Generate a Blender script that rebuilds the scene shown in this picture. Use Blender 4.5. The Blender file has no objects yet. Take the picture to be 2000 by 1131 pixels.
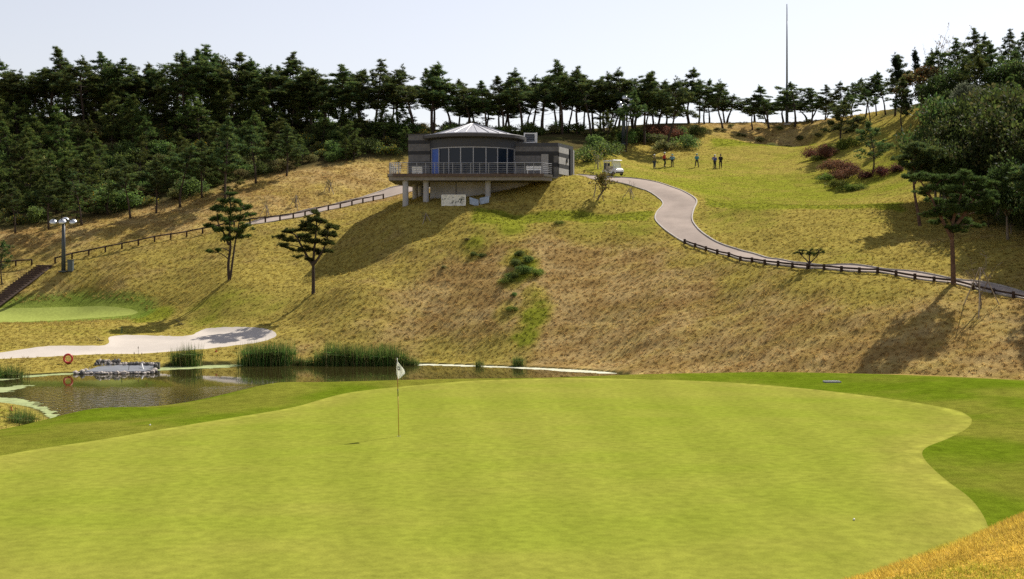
import bpy, bmesh, math, random
import numpy as np
from mathutils import Vector, Matrix, Quaternion

random.seed(7)
RNG = np.random.default_rng(11)
scene = bpy.context.scene
col = scene.collection

# ------------------------------------------------------------------ camera
F = 2500.0          # focal length in photo pixels (photo 2000 wide)
HZ = 500.0          # photo row of the horizon
CZ = 8.4            # eye height above the pond
cam = bpy.data.cameras.new('camera')
cam.sensor_width = 36.0
cam.lens = 36.0 * F / 2000.0
cam.shift_y = -(565.5 - HZ) / 2000.0
cam.clip_start = 0.1
cam.clip_end = 6000
cam_o = bpy.data.objects.new('camera', cam)
cam_o.location = (0, 0, CZ)
cam_o.rotation_euler = (math.radians(90), 0, 0)
col.objects.link(cam_o)
scene.camera = cam_o

# ------------------------------------------------------------------ sky, sun
SUN = Vector((0.62, 0.76, 1.0)).normalized()      # towards the sun: beyond the hill, to the right
el = math.asin(SUN.z)
az = math.atan2(SUN.x, SUN.y)
world = bpy.data.worlds.new('World')
scene.world = world
world.use_nodes = True
wn = world.node_tree
wn.nodes.clear()
wo = wn.nodes.new('ShaderNodeOutputWorld')
bg = wn.nodes.new('ShaderNodeBackground')
sky = wn.nodes.new('ShaderNodeTexSky')
sky.sky_type = 'NISHITA'
sky.sun_disc = False
sky.sun_elevation = el
sky.sun_rotation = az
sky.altitude = 100
sky.air_density = 1.3
sky.dust_density = 0.3
sky.ozone_density = 1.5
bg.inputs['Strength'].default_value = 0.0845
veil = wn.nodes.new('ShaderNodeHueSaturation')        # thin high veil of haze: paler than a clean sky
veil.inputs['Saturation'].default_value = 0.43
wm_ = wn.nodes.new('ShaderNodeMix'); wm_.data_type = 'RGBA'; wm_.blend_type = 'MULTIPLY'
wm_.inputs[0].default_value = 1.0
wm_.inputs[7].default_value = (1.0, 0.95, 0.99, 1)
wn.links.new(sky.outputs[0], veil.inputs['Color'])
wn.links.new(veil.outputs[0], wm_.inputs[6])
wn.links.new(wm_.outputs[2], bg.inputs[0])
wn.links.new(bg.outputs[0], wo.inputs[0])
sun = bpy.data.lights.new('sun', 'SUN')
sun.energy = 5.0
sun.angle = math.radians(0.55)
sun.color = (1.0, 0.93, 0.82)
sun_o = bpy.data.objects.new('sun', sun)
sun_o.rotation_euler = (-SUN).to_track_quat('-Z', 'Y').to_euler()
sun_o.location = (60, 60, 80)
col.objects.link(sun_o)

scene.view_settings.view_transform = 'Standard'
scene.view_settings.look = 'None'
scene.view_settings.gamma = 1.0
scene.view_settings.exposure = 0.62
scene.view_settings.use_curve_mapping = False
scene.render.engine = 'CYCLES'
scene.cycles.max_bounces = 6
scene.cycles.diffuse_bounces = 3
scene.cycles.glossy_bounces = 3
scene.cycles.transmission_bounces = 4
scene.cycles.transparent_max_bounces = 6
scene.cycles.caustics_reflective = False
scene.cycles.caustics_refractive = False
scene.cycles.use_denoising = False

# ------------------------------------------------------------------ small helpers
def tag(o, label=None, cat=None, group=None, kind=None):
    if label: o['label'] = label
    if cat: o['category'] = cat
    if group: o['group'] = group
    if kind: o['kind'] = kind
    return o

def empty(name, loc, rz=0.0, label=None, cat=None, group=None):
    o = bpy.data.objects.new(name, None)
    o.empty_display_size = 0.3
    o.location = loc
    o.rotation_euler = (0, 0, rz)
    col.objects.link(o)
    return tag(o, label, cat, group)

def srgb(r, g, b):
    f = lambda c: (c / 255 / 12.92) if c / 255 <= 0.04045 else ((c / 255 + 0.055) / 1.055) ** 2.4
    return (f(r), f(g), f(b))

def P(u, v, d):
    """photo pixel at distance d (metres along the view) -> world point"""
    return np.array([(u - 1000.0) / F * d, d, CZ - (v - HZ) * d / F])

# value noise on arrays -------------------------------------------------
def _hash(ix, iy, seed):
    h = (ix.astype(np.int64) * 374761393 + iy.astype(np.int64) * 668265263 + seed * 1442695041) & 0x7fffffff
    h = ((h ^ (h >> 13)) * 1274126177) & 0x7fffffff
    h = h ^ (h >> 16)
    return (h & 0xffff) / 65535.0

def vnoise(x, y, seed=0):
    x = np.asarray(x, float); y = np.asarray(y, float)
    ix = np.floor(x); iy = np.floor(y)
    fx = x - ix; fy = y - iy
    fx = fx * fx * (3 - 2 * fx); fy = fy * fy * (3 - 2 * fy)
    a = _hash(ix, iy, seed); b = _hash(ix + 1, iy, seed)
    c = _hash(ix, iy + 1, seed); d = _hash(ix + 1, iy + 1, seed)
    return (a * (1 - fx) + b * fx) * (1 - fy) + (c * (1 - fx) + d * fx) * fy

def fbm(x, y, oct=4, seed=0):
    s = 0.0; a = 0.5; t = 0.0
    c, sn = math.cos(0.6), math.sin(0.6)
    for i in range(oct):
        s = s + a * vnoise(x, y, seed + i * 17); t += a
        x, y = (c * x - sn * y) * 2.03 + 3.1, (sn * x + c * y) * 2.03 + 7.7
        a *= 0.5
    return s / t

def smooth(e0, e1, x):
    t = np.clip((np.asarray(x, float) - e0) / (e1 - e0), 0, 1)
    return t * t * (3 - 2 * t)

def catmull(pts, n=8, closed=False):
    pts = [np.array(p, float) for p in pts]
    out = []
    m = len(pts)
    rng = range(m) if closed else range(m - 1)
    for i in rng:
        if closed:
            p0, p1, p2, p3 = pts[i - 1], pts[i], pts[(i + 1) % m], pts[(i + 2) % m]
        else:
            p0, p1, p2, p3 = pts[max(i - 1, 0)], pts[i], pts[i + 1], pts[min(i + 2, m - 1)]
        for k in range(n):
            t = k / n
            out.append(0.5 * ((2 * p1) + (-p0 + p2) * t + (2 * p0 - 5 * p1 + 4 * p2 - p3) * t * t + (-p0 + 3 * p1 - 3 * p2 + p3) * t ** 3))
    if not closed:
        out.append(pts[-1])
    return np.array(out)

def poly_sd(px, py, poly):
    """signed distance (negative inside) of points to a closed polygon"""
    poly = np.asarray(poly)[:, :2]
    res = np.full(px.shape, 1e9)
    inside = np.zeros(px.shape, bool)
    n = len(poly)
    for i in range(n):
        ax, ay = poly[i]; bx, by = poly[(i + 1) % n]
        ex, ey = bx - ax, by - ay
        L = ex * ex + ey * ey + 1e-12
        t = np.clip(((px - ax) * ex + (py - ay) * ey) / L, 0, 1)
        dd = (px - ax - t * ex) ** 2 + (py - ay - t * ey) ** 2
        np.minimum(res, dd, out=res)
        c = ((ay > py) != (by > py)) & (px < (bx - ax) * (py - ay) / (by - ay + 1e-15) + ax)
        inside ^= c
    return np.where(inside, -np.sqrt(res), np.sqrt(res))

# ------------------------------------------------------------------ materials
def mat_base(name):
    m = bpy.data.materials.new(name)
    m.use_nodes = True
    nt = m.node_tree
    b = nt.nodes['Principled BSDF']
    return m, nt, b

def plain(name, rgb, rough=0.6, metal=0.0, var=0.12, scale=3.0, bump=0.0, spec=0.3):
    """a flat-coloured material with a little wear so that nothing is quite uniform"""
    m, nt, b = mat_base(name)
    b.inputs['Roughness'].default_value = rough
    b.inputs['Metallic'].default_value = metal
    b.inputs['Specular IOR Level'].default_value = spec
    tc = nt.nodes.new('ShaderNodeTexCoord')
    n = nt.nodes.new('ShaderNodeTexNoise')
    n.inputs['Scale'].default_value = scale
    n.inputs['Detail'].default_value = 5
    nt.links.new(tc.outputs['Object'], n.inputs['Vector'])
    mr = nt.nodes.new('ShaderNodeMapRange')
    mr.inputs[1].default_value = 0.3; mr.inputs[2].default_value = 0.7
    mr.inputs[3].default_value = 1 - var; mr.inputs[4].default_value = 1 + var
    nt.links.new(n.outputs['Fac'], mr.inputs[0])
    mx = nt.nodes.new('ShaderNodeMix'); mx.data_type = 'RGBA'; mx.blend_type = 'MULTIPLY'
    mx.inputs[0].default_value = 1.0
    mx.inputs[6].default_value = (*rgb, 1)
    nt.links.new(mr.outputs[0], mx.inputs[7])
    nt.links.new(mx.outputs[2], b.inputs['Base Color'])
    if bump:
        bp = nt.nodes.new('ShaderNodeBump')
        bp.inputs['Strength'].default_value = bump
        bp.inputs['Distance'].default_value = 0.03
        nt.links.new(n.outputs['Fac'], bp.inputs['Height'])
        nt.links.new(bp.outputs[0], b.inputs['Normal'])
    return m

def grass_mat(name, fine=9.0, var=0.25, bump=0.6, bdist=0.05, rough=0.9, stretch=(1, 1, 1), sheen=0.0):
    """colour from the 'tint' attribute, broken up by two scales of noise, with a blade-scale bump"""
    m, nt, b = mat_base(name)
    b.inputs['Roughness'].default_value = rough
    b.inputs['Specular IOR Level'].default_value = 0.0
    at = nt.nodes.new('ShaderNodeAttribute'); at.attribute_name = 'tint'
    g = nt.nodes.new('ShaderNodeNewGeometry')
    mp = nt.nodes.new('ShaderNodeMapping'); mp.inputs['Scale'].default_value = stretch
    nt.links.new(g.outputs['Position'], mp.inputs[0])
    n1 = nt.nodes.new('ShaderNodeTexNoise'); n1.inputs['Scale'].default_value = fine; n1.inputs['Detail'].default_value = 4; n1.inputs['Roughness'].default_value = 0.65
    n2 = nt.nodes.new('ShaderNodeTexNoise'); n2.inputs['Scale'].default_value = fine * 0.17; n2.inputs['Detail'].default_value = 3
    for n in (n1, n2): nt.links.new(mp.outputs[0], n.inputs['Vector'])
    ad = nt.nodes.new('ShaderNodeMath'); ad.operation = 'ADD'
    nt.links.new(n1.outputs['Fac'], ad.inputs[0]); nt.links.new(n2.outputs['Fac'], ad.inputs[1])
    mr = nt.nodes.new('ShaderNodeMapRange')
    mr.inputs[1].default_value = 0.6; mr.inputs[2].default_value = 1.4
    mr.inputs[3].default_value = 1 - var; mr.inputs[4].default_value = 1 + var
    nt.links.new(ad.outputs[0], mr.inputs[0])
    mx = nt.nodes.new('ShaderNodeMix'); mx.data_type = 'RGBA'; mx.blend_type = 'MULTIPLY'
    mx.inputs[0].default_value = 1.0
    nt.links.new(at.outputs['Color'], mx.inputs[6])
    nt.links.new(mr.outputs[0], mx.inputs[7])
    nt.links.new(mx.outputs[2], b.inputs['Base Color'])
    if bump:
        bp = nt.nodes.new('ShaderNodeBump')
        bp.inputs['Strength'].default_value = bump
        bp.inputs['Distance'].default_value = bdist
        nt.links.new(n1.outputs['Fac'], bp.inputs['Height'])
        nt.links.new(bp.outputs[0], b.inputs['Normal'])
    return m

def leaf_mat(name, transl=0.35, rough=0.65, gain=1.0):
    """leaves and blades: colour per leaf in 'tint', some light through"""
    m = bpy.data.materials.new(name); m.use_nodes = True
    nt = m.node_tree
    b = nt.nodes['Principled BSDF']
    out = nt.nodes['Material Output']
    at = nt.nodes.new('ShaderNodeAttribute'); at.attribute_name = 'tint'
    oi = nt.nodes.new('ShaderNodeObjectInfo')
    hs = nt.nodes.new('ShaderNodeHueSaturation')
    mr = nt.nodes.new('ShaderNodeMapRange')
    mr.inputs[3].default_value = 0.75 * gain; mr.inputs[4].default_value = 1.3 * gain
    mh = nt.nodes.new('ShaderNodeMapRange')
    mh.inputs[3].default_value = 0.475; mh.inputs[4].default_value = 0.52
    nt.links.new(oi.outputs['Random'], mr.inputs[0])
    nt.links.new(oi.outputs['Random'], mh.inputs[0])
    nt.links.new(mr.outputs[0], hs.inputs['Value'])
    nt.links.new(mh.outputs[0], hs.inputs['Hue'])
    nt.links.new(at.outputs['Color'], hs.inputs['Color'])
    b.inputs['Roughness'].default_value = rough
    b.inputs['Specular IOR Level'].default_value = 0.12
    nt.links.new(hs.outputs[0], b.inputs['Base Color'])
    tr = nt.nodes.new('ShaderNodeBsdfTranslucent')
    nt.links.new(hs.outputs[0], tr.inputs['Color'])
    ms = nt.nodes.new('ShaderNodeMixShader'); ms.inputs[0].default_value = transl
    nt.links.new(b.outputs[0], ms.inputs[1]); nt.links.new(tr.outputs[0], ms.inputs[2])
    nt.links.new(ms.outputs[0], out.inputs['Surface'])
    return m
# ------------------------------------------------------------------ terrain: heights from control points
W = []
def C(u, v, d): W.append(P(u, v, d))
def Wp(x, y, z): W.append(np.array([x, y, z], float))

GZ = 3.45           # level of the putting green
# path edges, near and far side, as (u, v, distance)
PATH_L = [(1085,345,133),(1130,348,135),(1180,353,136),(1225,360,134.5),(1262,372,131.5),(1288,388,128),(1296,400,125),(1284,415,121.5),(1281,428,118.5),(1292,442,116),(1315,460,113.5),(1342,475,111),(1380,488,108.5),(1430,501,105.5),(1480,511,102.5),(1540,519,99.5),(1600,524,97),(1720,532,93),(1860,553,88.5),(2000,583,84),(2150,620,79),(2320,664,75),(2520,715,71)]
PATH_R = [(1085,338,137),(1130,341,139),(1200,346,140),(1250,350,139),(1290,358,137),(1330,372,133),(1352,384,129),(1360,394,126.5),(1354,410,122.5),(1351,430,118.5),(1363,448,115),(1385,465,112),(1410,478,110),(1450,491,108),(1500,505,104.5),(1550,513,101.5),(1610,519,99),(1730,527,95.2),(1870,547,90.8),(2010,575,86.3),(2150,608,81.5),(2320,649,77.6),(2520,697,73.6)]
PATH2_L = [(480,441,131),(560,428,134.5),(640,411,138.5),(700,398,141.5),(745,389,144.5),(786,378,147),(850,366,152)]
PATH2_R = [(480,438,134),(560,422,137.5),(640,403,141.5),(700,388,145),(745,374,149),(786,363,152),(850,356,156)]
for lst in (PATH_L, PATH_R, PATH2_L, PATH2_R):
    for c in lst: C(*c)

# the plateau of the putting green and its collar
for x in (-14, -7, 0, 7, 14, 21):
    for y in (19, 27, 35, 43):
        Wp(x, y, GZ + 0.006 * (x + 4) - (0.10 if x < -10 else 0))
for x, y, z in ((-8,50.5,3.4),(-2,51.5,3.45),(5,53.5,3.45),(11,54.5,3.45),(18,53,3.4),(25,50,3.35),(30,44,3.4),(32,34,3.6),(34,22,4.5),(22,27,3.5)):
    Wp(x, y, z)
# silhouette of the collar towards the pond, and the hidden bank behind it
for u, v, z in ((-150,872,3.2),(0,852,3.25),(110,833,3.25),(230,815,3.2),(345,795,3.2),(450,768,3.3),(540,749,3.35)):
    d = (CZ - z) * F / (v - HZ); W.append(P(u, v, d))
for x, y, z in ((-24,38,2.9),(-18.5,43,2.0),(-21,49,.9),(-17,50,1.0),(-14,53,.6),(-12,55,.7),(-18,57,-.3),(-8,57,1.4),(-3,59,1.0),(3,62,.9),(-6,63,-.3),(0,67,-.3),(8,66,1.2),(10,74,.7),(14,64,1.7),(18,62,1.9),(20,68,1.2),(26,66,1.4),(14,71,.9),(30,62,1.9),(24,58,2.4)):
    Wp(x, y, z)
# golden spit at the far left
for c in ((0,800,68),(40,832,61),(0,846,57.5),(-150,800,66),(-150,840,58)): C(*c)
Wp(-40, 62, .7); Wp(-55, 66, 1.0); Wp(-40, 45, 2.2)
# pond bed
for x, y in ((-10,80),(-25,82),(0,82),(-5,72),(5,84),(-15,70),(-20,66),(-34,81),(-48,84),(-15,90),(-2,92)): Wp(x, y, -0.8)
# near mound on the right, where the photographer's slope begins
for c in ((1700,1131,9.3),(1850,1066,10.6),(2000,1008,11.8),(1900,1131,8.6),(2100,960,13)): C(*c)
Wp(3.2, 13.0, 4.4); Wp(5.2, 16.0, 4.1); Wp(8.5, 17.5, 4.2); Wp(1.5, 12.0, 4.5)
Wp(0, 0, 6.75); Wp(-4, 2, 6.5); Wp(5, 3, 7.0); Wp(10, 8, 7.0); Wp(14, 14, 6.3); Wp(-3, 10, 4.9); Wp(-8, 8, 5.0); Wp(0, -10, 7.3); Wp(20, 0, 8); Wp(-20, 0, 5.5); Wp(-20,18,3.5)
Wp(0, -30, 8); Wp(40, -20, 9); Wp(-40, -20, 6)

# far bank, bunker, left green
for c in ((133,711,96.5),(0,716,95),(60,712,96),(270,692,100.5),(130,696,99),(0,699,98.5),(400,685,100.6),(520,669,103),(270,656,108),(150,676,103),(60,681,102),(0,690,100.5),(370,657,106),(460,641,108.2),(535,650,105.8),(300,705,98),(420,700,99.5),(600,688,101.8),
          (100,652,107),(40,655,106.5),(180,652,107.5),(100,634,112.5),(0,632,113.5),(200,628,114.5),(300,625,114),(0,600,121),(270,608,119),(150,598,122),(-100,600,120),(-100,640,112),(-100,700,98)): C(*c)
# left slope up to the fence
for c in ((50,560,124),(95,517,127.5),(0,590,121.5),(0,522,128),(125,532,125.5),(250,560,121.5),(250,500,127.5),(250,480,129.5),(370,460,131.5),(370,520,124.5),(447,546,118),(447,490,126),(500,437,132.5),(560,480,127),(560,530,120.5),(612,574,112),(350,600,117),(450,600,113),(550,602,111),(590,622,108.5),(480,625,110),(400,630,112),(620,414,138),
          (600,500,124),(650,500,122.5),(640,540,117),(700,450,127.5),(750,420,130.5),(700,420,134),(640,460,128),(-100,530,127.5)): C(*c)
# central knoll
for c in ((700,560,110),(800,480,117),(900,432,120),(1000,398,124.8),(1060,357,127.8),(740,520,115),(850,456,119),(950,428,119.7),
          (1100,430,119),(1200,430,118.6),(1265,430,118.3),(1150,400,123.8),(1165,390,125.6),(1100,372,126.5),(1200,372,132.5),(1100,350,133),(1240,395,125.2),
          (1000,480,114.5),(1000,560,108.2),(1000,640,102.8),(1000,700,98.8),(900,690,101.5),(900,620,105.9),(900,520,113),(800,650,105),(800,580,109.5),(700,640,105),(700,690,102),(600,660,104),
          (1200,480,113.5),(1200,560,106.2),(1200,640,100),(1200,700,95.5),(1100,520,110.9),(1100,600,104.7),(1100,690,98.2),
          (1300,560,103.3),(1300,640,96.3),(1300,705,91),(1400,540,102.8),(1400,600,97.4),(1400,680,91),(1400,716,88.5),(1550,550,96.2),(1550,640,88.9),(1550,712,83.9),(1700,560,90.7),(1700,640,84.6),(1700,700,80.5),(1700,734,78.4),
          (1900,600,83.9),(1900,680,78.5),(1900,738,74.9),(2000,640,80),(2000,700,76.2),(2000,746,73.5),(2150,700,74),(1800,735,76.8),(1600,732,81.5)): C(*c)
Wp(1, 122.3, 11.95); Wp(8, 122, 11.95)
# under and behind the club house
for c in ((797,402,124.5),(832,399,125),(953,386,126),(815,388,131),(900,384,130),(1085,350,128.5),(1040,366,127.3),(1110,347,129.6),(1075,346,131.5),(1130,342,132),(1010,368,129),(870,372,138),(1000,352,140)): C(*c)
# left meadow above the fence, edge of the wood
for c in ((720,346,152),(600,366,146),(560,386,142),(515,410,138),(400,430,136),(200,452,134),(0,470,132.5),
          (0,452,136),(200,430,138),(350,396,142.5),(500,352,149),(620,330,153),(700,318,157),(760,312,160),(-120,460,136)): C(*c)
# ridge behind
for u, v in ((-150,225),(0,236),(200,232),(400,236),(600,246),(700,252),(800,258),(1000,263),(1100,262)): C(u, v, 173)
for c in ((0,340,155),(200,330,156),(400,310,158),(600,285,164),(850,290,164),(1000,300,160)): C(*c)
# to the right of the club house: dark bank, cart, plateau of the players, back tee
for c in ((1150,292,160),(1150,331,148),(1180,275,170),(1200,302,163),(1250,272,178),(1300,247,185),(1300,290,172),(1210,330,148),(1280,330,158),(1350,328,160),(1420,328,161),(1450,345,153),(1400,370,143),
          (1500,390,137),(1500,360,148),(1500,330,160),(1500,302,170),(1420,284,175),(1500,283,176),(1580,284,175.5),(1480,264,186),(1480,241,191),(1390,244,189),(1600,236,189),(1600,264,181),(1350,270,180),
          (1400,404,122.5),(1440,404,119.5),(1500,404,118),(1600,404,117),(1700,405,115),(1770,407,113),(1430,430,116.5),(1500,450,111.8),(1500,485,107.6),(1600,480,104.4),(1600,440,110.7),(1700,450,106.8),(1700,505,98.3),(1800,490,98.5)): C(*c)
Wp(22, 134, 13.7); Wp(30, 133.5, 13.7); Wp(22.5, 126, 13.35); Wp(27, 122.5, 13.15); Wp(32.5, 120.5, 13.05); Wp(31, 128, 13.45); Wp(36, 119, 13.2); Wp(36, 182, 24.0); Wp(42, 181, 24.0)
# wooded hill on the right
for c in ((1620,302,165),(1650,287,163),(1700,337,148),(1640,372,143),(1800,215,166),(1750,262,162),(1750,332,145),(1700,235,178),(1790,442,108.5),(1800,382,127),(1850,472,101),(1900,452,105),(2000,505,92),(2000,402,112),(2000,302,130),(2000,202,150),(1900,252,147),(1900,202,158),(1900,352,128),(2000,152,164),(2150,150,160),(2150,300,126),(2150,450,98)): C(*c)
# beyond the ridge everything falls away
for x in (-95, -50, 0, 50, 95):
    Wp(x, 225, 17); Wp(x, 250, 10)
Wp(-95, 173, 27); Wp(-95, 130, 12); Wp(-95, 100, 2); Wp(-95, 60, 2); Wp(-95, 10, 4); Wp(95, 10, 9); Wp(95, 60, 9); Wp(95, 110, 22); Wp(95, 170, 34); Wp(60, 45, 5); Wp(60, 190, 30)

W = np.array(W)
S = 50.0
cx = W[:, :2] / S
def kern(a, b):
    r2 = ((a[:, None, :] - b[None, :, :]) ** 2).sum(-1)
    return 0.5 * r2 * np.log(r2 + 1e-12)
n = len(W)
A = np.zeros((n + 3, n + 3))
A[:n, :n] = kern(cx, cx) + np.eye(n) * 4e-5
A[:n, n] = 1; A[:n, n + 1:] = cx; A[n, :n] = 1; A[n + 1:, :n] = cx.T
sol = np.linalg.solve(A, np.concatenate([W[:, 2], [0, 0, 0]]))
def tps(x, y):
    x = np.clip(x, -100, 100); y = np.clip(y, -40, 255)
    sh = np.shape(x)
    p = np.stack([np.ravel(x), np.ravel(y)], 1) / S
    out = np.empty(len(p))
    for i in range(0, len(p), 20000):
        q = p[i:i + 20000]
        out[i:i + 20000] = kern(q, cx) @ sol[:n] + sol[n] + q @ sol[n + 1:]
    return out.reshape(sh)

# outlines ---------------------------------------------------------------
def on_level(pts, z):
    return np.array([P(u, v, (CZ - z) * F / (v - HZ))[:2] for u, v in pts])

GREEN = on_level(catmull([(-260,955),(0,889),(200,857),(400,824),(560,797),(640,775),(690,764),(760,757),(850,752),(950,746),(1050,742),(1150,740),(1250,740.5),(1400,745),(1560,757),(1700,773),(1800,788),(1868,802),(1893,814),(1898,823),(1888,837),(1850,857),(1812,872),(1801,886),(1815,908),(1850,940),(1890,970),(1918,1000),(1931,1030),(1915,1070),(1860,1140),(1700,1240),(1350,1330),(800,1370),(200,1290),(-250,1130),(-350,1030)], 6, True), GZ)
PLATEAU = on_level(catmull([(-400,900),(-150,869),(0,850),(110,832),(230,814),(345,794),(450,767),(540,747.5),(620,745.5),(740,744.5),(860,743),(980,738),(1100,733),(1200,728),(1400,725.5),(1600,730),(1700,734),(1800,738),(1900,741),(2100,752),(2300,800),(2350,880),(2200,960),(2080,1040),(1990,1120),(1900,1240),(1500,1420),(800,1500),(0,1350),(-500,1150),(-700,1000)], 6, True), GZ)
_cp = catmull([(-400,900),(-150,869),(0,850),(110,832),(230,814),(345,794),(450,767),(540,747.5),(620,745.5),(740,744.5),(860,743),(980,738),(1100,733),(1200,728)], 6)
COLLAR = np.concatenate([np.array([P(u, v, (CZ - 2.2) * F / (v - HZ))[:2] for u, v in _cp if u < 700]), PLATEAU[60:]])
POND = on_level(catmull([(-260,756),(-100,745),(0,737),(60,733),(160,728),(230,726),(300,722),(330,716),(400,713.5),(480,712),(560,712.5),(640,713),(720,712),(820,711),(930,714),(1060,719),(1150,724),(1195,727.5)], 5), 0.0).tolist()
POND += catmull([(8.2,90.5),(8.0,86),(5.5,79),(1.5,71),(-5,66),(-10,61),(-14,58.5),(-18.5,59.5)], 4).tolist()
POND += on_level(catmull([(118,836),(112,828),(92,812),(72,800),(40,792),(0,787),(-100,778),(-260,768)], 5), 0.0).tolist()
POND = np.array(POND)

# grid ---------------------------------------------------------------------
def axis(segs):
    out = []
    for a, b, s in segs:
        k = max(1, int(round((b - a) / s)))
        out += list(np.linspace(a, b, k, endpoint=False))
    return out
gx = np.array(axis([(-1500,-600,300),(-600,-200,100),(-200,-100,20),(-100,-72,2.5),(-72,72,0.42),(72,100,2.5),(100,200,20),(200,600,100),(600,1500,300)]) + [1500.0])
gy = np.array(axis([(-300,-60,40),(-60,2,4),(2,17,0.3),(17,56,0.42),(56,140,0.36),(140,196,0.55),(196,260,4),(260,600,60),(600,3000,400)]) + [3000.0])
NX, NY = len(gx), len(gy)
XX, YY = np.meshgrid(gx, gy)             # [iy, ix]
ZZ = tps(XX, YY)
far = np.maximum(np.maximum(np.abs(XX) - 100, YY - 250), -40 - YY)
wfar = smooth(0, 120, far)
ZZ = ZZ * (1 - wfar) + 4.0 * wfar
HX, HY = XX, YY

SD = {}
SD['pond'] = poly_sd(XX, YY, POND)
SD['green'] = poly_sd(XX, YY, GREEN)
SD['collar'] = poly_sd(XX, YY, COLLAR)
SD['plateau'] = poly_sd(XX, YY, PLATEAU)
# shore
pd = SD['pond']
near = np.abs(pd) < 6
ZZ = np.where(pd < 0, np.minimum(ZZ, -0.04 - 0.22 * np.minimum(-pd, 4)), ZZ)
ZZ = np.where((pd >= 0) & (pd < 4) & (YY < 140) & (YY > 54), np.maximum(ZZ, 0.05 + 0.13 * pd), ZZ)
# the green is a gentle, nearly level plateau
roll = 0.10 * (fbm(XX / 13.0, YY / 13.0, 2, 5) - 0.5)
plane = GZ + roll
wpl = smooth(0.5, -3.0, SD['plateau']) * smooth(14.5, 19, YY) * smooth(3.0, -1.0, XX - 14 - 0)
ZZ = ZZ * (1 - wpl) + plane * wpl

def zat(x, y, Z=None):
    """height of the ground at (x, y): bilinear on the grid"""
    Z = ZZ if Z is None else Z
    x = np.asarray(x, float); y = np.asarray(y, float)
    i = np.clip(np.searchsorted(gx, x) - 1, 0, NX - 2); j = np.clip(np.searchsorted(gy, y) - 1, 0, NY - 2)
    fx = (x - gx[i]) / (gx[i + 1] - gx[i]); fy = (y - gy[j]) / (gy[j + 1] - gy[j])
    return (Z[j, i] * (1 - fx) + Z[j, i + 1] * fx) * (1 - fy) + (Z[j + 1, i] * (1 - fx) + Z[j + 1, i + 1] * fx) * fy

_DS = np.arange(7.0, 240.0, 0.2)
def ground(u, v, dmin=7.0):
    """first ground point seen through a photo pixel"""
    ds = _DS[_DS >= dmin]
    x = (u - 1000.0) / F * ds; zr = CZ - (v - HZ) * ds / F
    zt = zat(x, ds)
    hit = np.nonzero(zt >= zr)[0]
    if len(hit) == 0: return None
    k = hit[0]
    if k > 0:
        a, b = zr[k - 1] - zt[k - 1], zr[k] - zt[k]
        d = ds[k - 1] + (ds[k] - ds[k - 1]) * a / (a - b + 1e-9)
    else: d = ds[0]
    x = (u - 1000.0) / F * d
    return np.array([x, d, float(zat(x, d))])

def gpoly(pts, n=5, closed=True, dmin=60):
    out = []
    for u, v in catmull(pts, n, closed):
        g = ground(u, v, dmin)
        if g is not None: out.append(g)
    return np.array(out)

BUNKER = gpoly([(-120,692),(-40,691),(0,689),(60,680),(110,675.5),(160,676),(200,675),(213,670),(212,660),(225,656),(260,655),(320,656.5),(365,656.5),(385,650),(400,643),(430,640),(470,639),(510,641),(533,647),(540,655),(530,662),(500,670),(450,676),(400,682),(330,687),(270,691),(200,692),(130,695),(60,699),(0,701),(-120,704)], 4)[:, :2]
LGREEN = gpoly([(-220,596),(-60,600),(0,601.5),(80,601),(150,598.5),(215,599),(255,604),(270,609.5),(255,615),(200,620),(120,625),(40,629),(-60,632),(-220,634)], 4)[:, :2]
path1 = np.array([P(*c)[:2] for c in PATH_L] + [P(*c)[:2] for c in PATH_R[::-1]])
PATH1 = np.concatenate([catmull([P(*c)[:2] for c in PATH_L], 5), catmull([P(*c)[:2] for c in PATH_R], 5)[::-1]])
PATH2 = np.concatenate([catmull([P(*c)[:2] for c in PATH2_L], 5), catmull([P(*c)[:2] for c in PATH2_R], 5)[::-1]])
SD['sand'] = poly_sd(XX, YY, BUNKER)
SD['lgreen'] = poly_sd(XX, YY, LGREEN)
SD['path'] = np.minimum(poly_sd(XX, YY, PATH1), poly_sd(XX, YY, PATH2))

# bunker floor sunk behind a lip
ZZ = ZZ - 0.13 * smooth(0.05, -1.2, SD['sand']) + 0.05 * smooth(1.2, 0.2, SD['sand']) * (SD['sand'] > 0)
ZSMOOTH = ZZ.copy()
# rough grass: hummocks and terraces
rough_w = smooth(0.1, 1.2, SD['collar']) * smooth(0.0, 0.7, SD['sand']) * smooth(0.0, 1.5, SD['lgreen']) * smooth(0.0, 0.7, SD['path']) * smooth(0.3, 1.5, np.abs(SD['pond'])) * (1 - wfar)
warp = 2.5 * fbm(XX / 9, YY / 9, 3, 31)
hum = fbm(XX / 1.5 + warp, YY / 0.8, 4, 3) - 0.5
ter = fbm(XX / 5.0 + .5 * warp, ZZ / 0.55, 3, 9) - 0.5
slope = np.hypot(*np.gradient(ZSMOOTH, gy, gx))
ZZ = ZZ + rough_w * (0.22 * hum + 0.20 * ter * smooth(0.15, 0.4, slope)) * smooth(20, 60, YY) * smooth(200, 150, YY)
ZZ = ZZ + rough_w * 0.05 * hum * smooth(60, 20, YY)

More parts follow.
